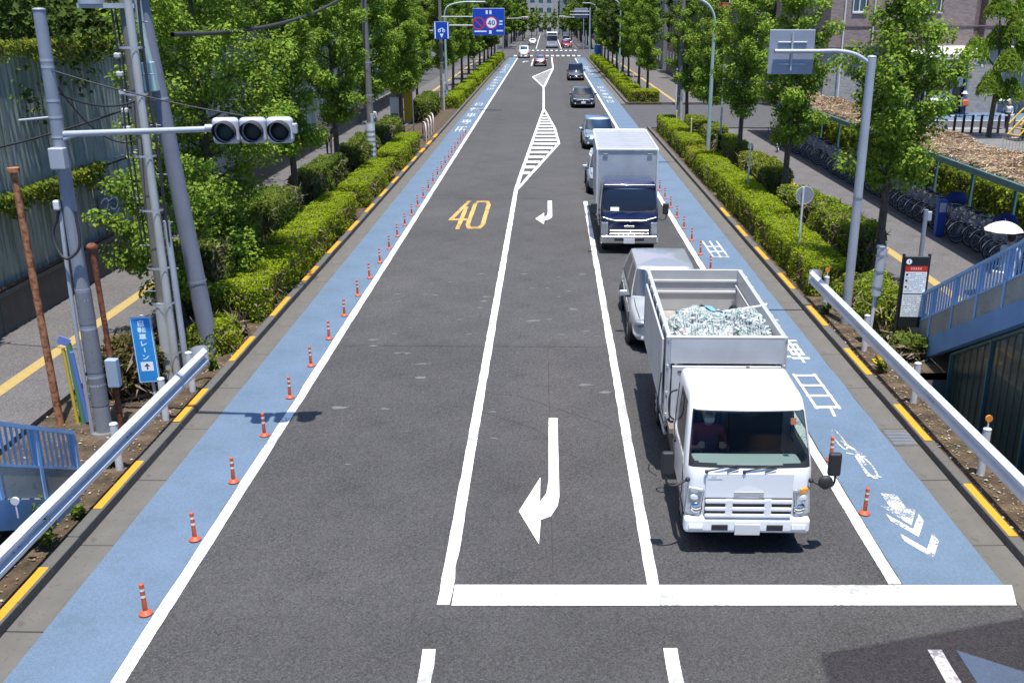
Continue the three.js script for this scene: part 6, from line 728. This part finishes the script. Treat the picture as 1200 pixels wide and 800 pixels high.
function bicycle(label, fc, group) { // along +x = front
  const t = thing('bicycle', label, 'bicycle', [0, 0, 0], 0, group), fm = MP(fc, 0.35, 0.2, { clearcoat: 0.5 });
  for (const x of [0.52, -0.52]) { const w = obj('wheel', norm(new THREE.TorusGeometry(0.32, 0.02, 7, 28).translate(x, 0.34, 0)), mat.rubber, t); obj('rim', norm(new THREE.TorusGeometry(0.295, 0.009, 6, 26).translate(x, 0.34, 0)), mat.alu, w); const sp = []; for (let k = 0; k < 12; k++) { const a = k / 12 * PI * 2; sp.push(rod([x, 0.34, 0], [x + Math.cos(a) * 0.29, 0.34 + Math.sin(a) * 0.29, 0], 0.003, 0.003, 3, false)); } obj('spokes', sp, mat.alu, w); const l = []; for (let k = 0; k < 12; k++) { const A = lerp(0.1, 1.05, k / 12) * PI, B = lerp(0.1, 1.05, (k + 1) / 12) * PI, P = (a, z) => [x + Math.cos(a) * 0.36, 0.34 + Math.sin(a) * 0.36, z]; l.push(...q4(P(A, -0.03), P(A, 0.03), P(B, 0.03), P(B, -0.03))); } obj('mudguard', tri(l), mat.alu, t); }
  obj('frame', [rod([-0.52, 0.34, 0], [-0.06, 0.3, 0], 0.014), rod([-0.06, 0.3, 0], [-0.18, 0.8, 0], 0.016), rod([-0.06, 0.3, 0], [0.36, 0.72, 0], 0.02), rod([-0.16, 0.58, 0], [0.36, 0.68, 0], 0.016), rod([-0.52, 0.34, 0], [-0.17, 0.72, 0], 0.01)], fm, t); obj('fork', [rod([0.52, 0.34, 0.04], [0.38, 0.8, 0.02], 0.012), rod([0.52, 0.34, -0.04], [0.38, 0.8, -0.02], 0.012)], fm, t); obj('handlebar', tube([[0.18, 0.98, -0.28], [0.3, 1.0, -0.2], [0.36, 0.98, 0], [0.3, 1.0, 0.2], [0.18, 0.98, 0.28]], 0.012, 16, 6), mat.alu, t); obj('stem', rod([0.38, 0.78, 0], [0.35, 1.0, 0], 0.014), mat.alu, t); obj('saddle', rbox(0.27, 0.07, 0.18, 0.03, -0.2, 0.85, 0), mat.black, t);
  obj('crank', [rod([-0.06, 0.3, -0.08], [-0.06, 0.3, 0.08], 0.02), rod([-0.06, 0.3, 0.08], [0.06, 0.18, 0.09], 0.012), rod([-0.06, 0.3, -0.08], [-0.18, 0.42, -0.09], 0.012)], mat.black, t); const B = []; for (let k = 0; k < 4; k++) { const y = 0.78 + k * 0.075, s = 0.14 + 0.012 * k; B.push(rod([0.62 - s, y, -s], [0.62 + s, y, -s], 0.005, 0.005, 4), rod([0.62 - s, y, s], [0.62 + s, y, s], 0.005, 0.005, 4), rod([0.62 - s, y, -s], [0.62 - s, y, s], 0.005, 0.005, 4), rod([0.62 + s, y, -s], [0.62 + s, y, s], 0.005, 0.005, 4)); } for (let k = -3; k <= 3; k++) B.push(rod([0.62 + k * 0.045, 0.78, 0.14], [0.62 + k * 0.05, 1.0, 0.176], 0.004, 0.004, 3), rod([0.62 + k * 0.045, 0.78, -0.14], [0.62 + k * 0.05, 1.0, -0.176], 0.004, 0.004, 3), rod([0.48, 0.78, k * 0.045], [0.444, 1.0, k * 0.05], 0.004, 0.004, 3), rod([0.76, 0.78, k * 0.045], [0.796, 1.0, k * 0.05], 0.004, 0.004, 3)); obj('basket', B, mat.galvL, t); obj('rear_rack', [rod([-0.68, 0.74, -0.06], [-0.28, 0.74, -0.06], 0.006), rod([-0.68, 0.74, 0.06], [-0.28, 0.74, 0.06], 0.006), rod([-0.66, 0.74, -0.06], [-0.54, 0.36, -0.04], 0.006), rod([-0.66, 0.74, 0.06], [-0.54, 0.36, 0.04], 0.006)], mat.alu, t);
  return t;
}
{
  const cs = [['black city bicycle with wire basket parked under the shelter', [0.02, 0.02, 0.025]], ['silver city bicycle with wire basket parked under the shelter', [0.45, 0.46, 0.48]], ['blue city bicycle with wire basket parked under the shelter', [0.03, 0.06, 0.25]], ['dark red city bicycle with wire basket parked under the shelter', [0.16, 0.02, 0.02]]]; const r = rng(5); const proto = cs.map(([l, c]) => bicycle(l, c, 'bicycles parked under the shelter')); const used = [];
  for (let i = 0; i < 52; i++) { const k = [0, 1, 0, 2, 1, 0, 3, 1][i % 8], z = -22.5 - i * 0.66, x = 13.55 + (r() - 0.5) * 0.3; const o = used[k] ? dup(proto[k], [x, 0.1, z]) : (used[k] = proto[k]); o.position.set(x, 0.1, z); o.rotation.set((r() - 0.5) * 0.16, PI + (r() - 0.5) * 0.3, 0); }
  const b2 = dup(proto[0], [12.2, 0.12, -52], 1.2, 'black bicycle standing alone at the edge of the pavement'); delete b2.userData.group; const b3 = dup(proto[2], [16.9, 0.06, -60.5], 0.6, 'blue bicycle standing beside the plaza corner'); delete b3.userData.group;
  for (const [z, l] of [[-28.5, 'blue cover draped over a bicycle basket under the shelter'], [-32.2, 'navy cover draped over a child seat under the shelter']]) { const c = obj('bicycle_cover', sph(0.34, 0, 0, 0, 1.1, 0.8, 0.7, 16, 12), M([0.025, 0.04, 0.2], 0.7)); c.position.set(13.5, 1.15, z); tag(c, l, 'cover'); }
  const p = thing('blue_pillar', 'small blue parking payment pillar beside the bicycles', 'pillar', [12.75, 0.1, -31.4]); obj('body', rbox(0.28, 1.2, 0.22, 0.03, 0, 0.6, 0), M([0.03, 0.1, 0.4], 0.5), p); obj('panel', rbox(0.2, 0.3, 0.02, 0.008, 0, 0.95, 0.115), mat.white, p);
}
// ---------- buildings ----------
{
  const t = thing('brick_building', 'brown brick apartment building with a cream shop awning on the plaza', 'building', [19.4, 0, -70.6], 0.2), br = M([0.36, 0.275, 0.245], 0.85, 0, { map: tBrick }), br2 = M([0.26, 0.19, 0.17], 0.85, 0, { map: tBrick }), fr = M([0.62, 0.6, 0.56], 0.6), dg = MP([0.02, 0.022, 0.03], 0.08, 0, { clearcoat: 0.5 });
  const Wn = [[6.3, 8.3, 7.0, 8.7], [1.6, 2.6, 7.0, 8.6], [6.3, 8.3, 10, 11.8], [14.5, 17, 6.4, 8.6], [18, 21, 6.4, 8.6], [1.6, 2.6, 4.4, 5.9]];
  obj('wall', [bx(0, 11.0, 4.7, 6.2, -9, 0), bx(0, 1.5, 6.2, 14, -9, 0), bx(2.7, 6.2, 6.2, 14, -9, 0), bx(8.4, 11, 6.2, 14, -9, 0), bx(11.9, 30, 4.7, 6.3, -9, 0), bx(1.5, 2.7, 8.7, 14, -9, 0), bx(1.5, 2.7, 6.2, 6.9, -9, 0), bx(6.2, 8.4, 6.2, 6.9, -9, 0), bx(6.2, 8.4, 8.8, 9.9, -9, 0), bx(6.2, 8.4, 11.9, 14, -9, 0), bx(11.9, 14.4, 6.3, 14, -9, 0), bx(14.4, 30, 8.8, 14, -9, 0)], br, t); obj('recess', [bx(11, 11.9, 4.7, 14, -9, -0.8), bx(14.4, 30, 6.3, 8.8, -9, -1.2)], br2, t);
  for (const y of [6.05, 9.3]) obj('string_course', bx(-0.02, 30.02, y, y + 0.09, 0.002, 0.05), br2, t);
  for (const [a, b, c, d] of Wn) { const w = obj('window', bx(a, b, c, d, -0.16, -0.12), dg, t); obj('window_frame', [bx(a, b, c, c + 0.08, -0.12, -0.03), bx(a, b, d - 0.08, d, -0.12, -0.03), bx((a + b) / 2 - 0.04, (a + b) / 2 + 0.04, c, d, -0.118, -0.05), bx(a, a + 0.07, c + 0.08, d - 0.08, -0.12, -0.03), bx(b - 0.07, b, c + 0.08, d - 0.08, -0.12, -0.03)], fr, w); obj('window_sill', bx(a - 0.05, b + 0.05, c - 0.08, c, -0.05, 0.08), fr, w); }
  obj('ledge', bx(3.6, 8.3, 5.15, 5.3, 0, 0.7), br2, t); obj('balcony', [bx(14.2, 30, 5.9, 6.2, 0, 1.1), bx(14.2, 30, 6.2, 6.9, 1.0, 1.1)], M([0.3, 0.28, 0.27], 0.8), t);
  const aw = (x0, x1) => { const o = obj('awning', tri([...q4([x0, 4.75, 0.02], [x1, 4.75, 0.02], [x1, 4.25, 1.5], [x0, 4.25, 1.5]), ...q4([x0, 4.25, 1.5], [x1, 4.25, 1.5], [x1, 3.9, 1.52], [x0, 3.9, 1.52]), ...q4([x0, 4.75, 0.02], [x0, 4.25, 1.5], [x0, 3.9, 1.52], [x0, 3.9, 0.02]), ...q4([x1, 4.75, 0.02], [x1, 4.25, 1.5], [x1, 3.9, 1.52], [x1, 3.9, 0.02])]), M([0.62, 0.6, 0.54], 0.8), t); obj('awning_stripe', bx(x0, x1, 4.02, 4.08, 1.525, 1.53), M([0.42, 0.4, 0.36], 0.8), o); }; aw(4.4, 11.2); aw(14, 30);
  obj('shop_wall', [bx(0, 6.2, 0, 4.7, -9, -0.3), bx(11.4, 30, 0, 4.7, -9, -0.3), bx(6.2, 11.4, 3.4, 4.7, -9, -0.3)], M([0.42, 0.4, 0.36], 0.8, 0, { map: tBrick }), t); obj('shop_interior', bx(6.2, 11.4, 0, 3.4, -9, -2.5), M([0.3, 0.28, 0.26], 0.9), t);
  for (const [a, b] of [[6.5, 8.7], [9.0, 9.9]]) { const w = obj('shop_window', bx(a, b, 0.5, 3.2, -0.34, -0.3), dg, t); obj('frame', [bx(a - 0.06, a, 0, 3.4, -0.36, -0.2), bx(b, b + 0.1, 0, 3.4, -0.36, -0.2), bx(a, b, 0.4, 0.5, -0.36, -0.2), bx(a, b, 3.2, 3.4, -0.36, -0.2), bx((a + b) / 2 - 0.03, (a + b) / 2 + 0.03, 0.5, 3.2, -0.299, -0.24)], fr, w); } const dr = obj('door', bx(10.0, 11.2, 0, 2.6, -0.6, -0.55), dg, t); obj('door_frame', [bx(9.98, 10.06, 0, 3.3, -0.5, -0.2), bx(11.2, 11.32, 0, 3.3, -0.5, -0.2)], fr, dr); obj('door_sign', bx(10.5, 11.0, 1.9, 2.6, -0.5, -0.46), mat.white, dr); obj('entrance_canopy', bx(8.9, 11.4, 3.35, 3.5, -0.2, 1.1), fr, t); obj('drain_pipe', rod([1.0, 0, 0.08], [1.0, 14, 0.08], 0.06), fr, t); obj('drain_pipe', rod([3.2, 4.8, 0.08], [3.2, 14, 0.08], 0.05), fr, t);
  for (const [x, l] of [[8.9, 'slanted white menu board outside the shop window'], [8.2, 'second slanted white board beside the menu board']]) { const b = thing('menu_board', l, 'board', [19.4 + x * 0.98, 0.03, -70.6 - x * 0.2 + 0.9], 0.2); obj('board', box(0.6, 0.5, 0.04, 0, 1.2, 0, 0, -0.7), mat.white, b); obj('leg', [rod([-0.25, 0, 0], [-0.25, 1.1, 0], 0.02), rod([0.25, 0, 0], [0.25, 1.1, 0], 0.02)], mat.black, b); }
}
function block(label, x0, x1, z0, z1, h, col, face, opt = {}) { // plain building with built windows; face: 'x' road side plus front
  const t = thing('street_building', label, 'building', [(x0 + x1) / 2, 0, (z0 + z1) / 2]); const w = x1 - x0, d = z0 - z1; obj('wall', bx(-w / 2, w / 2, 0, h, -d / 2, d / 2), M(col, 0.85, 0, { map: tConc }), t); obj('parapet', bx(-w / 2 - 0.08, w / 2 + 0.08, h, h + 0.4, -d / 2 - 0.08, d / 2 + 0.08), M(col.map((c) => c * 0.85), 0.85), t);
  const s = x0 > 0 ? -1 : 1, fl = Math.floor(h / 3); const g1 = box(1.5, 1.4, 0.1), g2 = box(0.1, 1.4, 1.5), f1 = box(1.66, 1.56, 0.06), f2 = box(0.06, 1.56, 1.66);
  for (let k = 0; k < fl; k++) { for (let q = -w / 2 + 1.6; q < w / 2 - 1; q += 2.7) { const o = obj('window', g1, mat.glassDark, t); o.position.set(q, 1.7 + k * 3, d / 2); obj('frame', f1, mat.white, o).position.z = 0.005; } for (let q = -d / 2 + 1.6; q < d / 2 - 1; q += 2.9) { const o = obj('window', g2, mat.glassDark, t); o.position.set(s * w / 2, 1.7 + k * 3, q); obj('frame', f2, mat.white, o).position.x = s * 0.005; } }
  if (opt.sign) { const b = obj('shop_sign', rbox(opt.sw ?? 2.4, opt.sh ?? 3, 0.2, 0.03, opt.sx ?? 0, opt.sy ?? 5.5, d / 2 + 0.2), M(opt.sign, 0.5), t); obj('sign_band', rbox((opt.sw ?? 2.4) * 0.7, 0.4, 0.05, 0.02, opt.sx ?? 0, opt.sy ?? 5.5, d / 2 + 0.32), mat.white, b); }
  return t;
}
block('dark grey building with a tall red sign past the side street', 13.8, 24, -92, -106, 12, [0.09, 0.09, 0.1], 'x', { sign: [0.3, 0.02, 0.03], sx: -3.6, sy: 6.2, sw: 1.8, sh: 3.2 }); block('tan building standing behind the far right trees', 15, 27, -110, -128, 10, [0.42, 0.33, 0.25]); block('grey office block near the crossroads behind the trees', 15, 28, -132, -160, 14, [0.3, 0.3, 0.31]);
block('pink plaster house behind the trees and tall fence', -30, -19, -62, -78, 11, [0.4, 0.28, 0.26]); block('cream house behind the trees on the wall side', -32, -19, -84, -104, 12, [0.5, 0.46, 0.4]); block('grey house behind the trees near the crossroads', -30, -18, -120, -158, 12, [0.32, 0.32, 0.33]); block('pale house set back behind the fence trees', -34, -20, -36, -54, 11, [0.5, 0.5, 0.48]);
{ const c = [[0.4, 0.38, 0.36], [0.3, 0.3, 0.32], [0.5, 0.48, 0.45], [0.34, 0.26, 0.22]]; let k = 0; for (let z = -212; z > -420; z -= 34) for (const s of [-1, 1]) block('distant ' + ['grey-brown', 'slate grey', 'cream', 'brown'][k % 4] + ' block lining the road beyond the crossroads, number ' + ['one', 'two', 'three', 'four', 'five', 'six', 'seven', 'eight', 'nine', 'ten', 'eleven', 'twelve', 'thirteen', 'fourteen'][k] + ' from the junction', s > 0 ? 13 : -27, s > 0 ? 27 : -13, z, z - 30, 12 + 5 * ((k * 37) % 5) / 5, c[k++ % 4]); }
// the road bends beyond the crossroads: trees and traffic close the view
for (const [x, z, k] of [[-6.2, -262, 1.0], [-4.4, -292, 0.8], [6.4, -268, 1.0], [4.8, -318, 0.8], [-0.6, -316, 0.75], [-3.2, -326, 0.9], [2.4, -328, 0.85], [6.5, -300, 1.0], [-6.3, -285, 1.0]]) makeTree(TR[k > 1.04 ? 'far2' : 'far'], 'distant tree leaning over the road where it bends away', 'trees at the bend of the road', [x, 0, z], x * 3, k);
block('pale white apartment block closing the view where the road bends', -9, 3.5, -336, -348, 24, [0.62, 0.62, 0.62]); block('blue-grey block beside the pale one at the bend', 4.2, 18, -340, -356, 17, [0.36, 0.42, 0.52]); block('wide pale block closing the view at the end of the road', -60, 60, -470, -490, 20, [0.5, 0.5, 0.52]); for (let i = -3; i <= 3; i++) makeTree(TR.far2, 'distant tree in front of the block closing the road', 'trees at the end of the road', [i * 3.4, 0, -455 + i * i], i, 1.3);
// plaza furniture
{
  const t = thing('iron_railing', 'black iron railing edging the plaza garden', 'railing', [23.2, 0.03, -50.5], 0.1); obj('rail', [rod([0, 1.0, 0], [8, 1.0, 0], 0.03), rod([0, 0.2, 0], [8, 0.2, 0], 0.02)], mat.black, t); for (let i = 0; i < 44; i++) obj('bar', rod([i * 0.18, 0.1, 0], [i * 0.18, 1.0, 0], 0.012, 0.012, 5, false), M([0.35, 0.33, 0.28], 0.6), t);
  const f = thing('dark_railing', 'short dark railing beside the round plaza bush', 'railing', [24.4, 0.03, -60.5], 0.05); obj('rail', rod([0, 1.05, 0], [4, 1.05, 0], 0.03), mat.white, f); for (let i = 0; i < 7; i++) obj('post', box(0.14, 1.1, 0.06, 0.3 + i * 0.55, 0.55, 0), mat.black, f);
  const y = thing('yellow_steps', 'yellow tubular playground steps on the plaza', 'steps', [26.6, 0.03, -57.5], 0.2); for (const z of [0, 1]) obj('rail', [tube([[0, 0.3, z], [1.0, 1.3, z], [2.2, 2.1, z]], 0.05, 16, 8), tube([[0, 0.9, z], [1.0, 1.9, z], [2.2, 2.7, z]], 0.05, 16, 8)], M([0.62, 0.38, 0.03], 0.5), y); for (let k = 0; k < 6; k++) obj('step', box(0.3, 0.05, 1, 0.1 + k * 0.38, 0.3 + k * 0.34, 0.5), M([0.4, 0.25, 0.04], 0.6), y); obj('leg', [rod([2.1, 0, 0], [2.1, 2.6, 0], 0.05), rod([2.1, 0, 1], [2.1, 2.6, 1], 0.05)], M([0.6, 0.36, 0.03], 0.5), y);
  const s = thing('scooter', 'small white scooter parked on the plaza', 'scooter', [22.0, 0.03, -60.3], 0.4); for (const x of [-0.55, 0.55]) obj('wheel', norm(new THREE.TorusGeometry(0.2, 0.06, 8, 20).translate(x, 0.26, 0)), mat.rubber, s); obj('body', [rbox(0.7, 0.3, 0.28, 0.1, -0.25, 0.55, 0), rbox(0.5, 0.08, 0.3, 0.03, 0.2, 0.3, 0), rbox(0.12, 0.6, 0.32, 0.05, 0.45, 0.6, 0, 0, 0, 0.25)], M([0.5, 0.55, 0.58], 0.4), s); obj('seat', rbox(0.6, 0.1, 0.26, 0.04, -0.25, 0.75, 0), mat.black, s); obj('handlebar', rod([0.4, 0.98, -0.3], [0.4, 0.98, 0.3], 0.02), mat.black, s);
  // drooping tufted tree
  const r = rng(77), L = new Leaves(), wood = [rod([0, 0, 0], [0.1, 4.2, 0], 0.16, 0.1, 9, false)], tips = [[-1.5, 5.2, 0.2], [-0.4, 7.6, 0], [0.6, 6.3, 0.3], [1.5, 5.2, -0.2], [0.2, 4.6, 0.8], [-0.5, 3.4, 0.6], [0.7, 3.0, 0.4], [0.1, 5.8, -0.7], [1.0, 7.4, -0.2]]; for (const p of tips) { wood.push(rod([0.08, Math.min(3.8, p[1] - 1), 0], p, 0.07, 0.04, 6, false)); for (let i = 0; i < 620; i++) { const a = r() * 6.28, q = 0.1 + 0.9 * Math.sqrt(r()), dr = q * q * 1.05 + (r() < 0.3 ? 0.35 * r() : 0); L.leaf(p[0] + Math.cos(a) * q * 0.75, p[1] + 0.35 - dr + (r() - 0.5) * 0.4, p[2] + Math.sin(a) * q * 0.75, Math.cos(a) * 1.2 + (r() - 0.5) * 0.9, 0.35 + (r() - 0.5) * 0.7, Math.sin(a) * 1.2 + (r() - 0.5) * 0.9, 0.4, pick(GREENS.tree, r), r, 0.2); } }
  const t2 = thing('tufted_tree', 'tufted tree with drooping narrow leaves in front of the brick building', 'tree', [26.0, 0, -58.6]); obj('trunk', wood, mat.bark, t2); obj('crown', L.build(), mat.leaf, t2);
  for (const [x, z, h, l] of [[27.6, -59, 5.2, 'slim grey plaza lamp beside the tufted tree'], [21, -56, 4.5, 'slim grey plaza lamp near the golden shrubs']]) { const q = thing('plaza_lamp', l, 'street lamp', [x, 0, z]); obj('column', rod([0, 0, 0], [0, h, 0], 0.06, 0.04), mat.galvL, q); obj('lamp_head', sph(0.18, 0, h + 0.1, 0, 1, 0.8, 1), mat.white, q); }
}
{ const b = thing('parking_sign', 'blue parking sign on a post past the side street', 'sign', [7.4, 0.1, -150]); obj('post', rod([0, 0, 0], [0, 2.0, 0], 0.03), mat.white, b); obj('panel', rbox(0.9, 1.3, 0.04, 0.02, 0, 1.7, 0.04), M([0.03, 0.15, 0.5], 0.5), b); const w = thing('white_post', 'thin white post at the mouth of the side street', 'post', [10.3, 0.0, -80.4]); obj('post', rod([0, 0, 0], [0, 2.9, 0], 0.05), mat.white, w); obj('cap', sph(0.06, 0, 2.9, 0), mat.white, w); }

renderer.render(scene, camera);
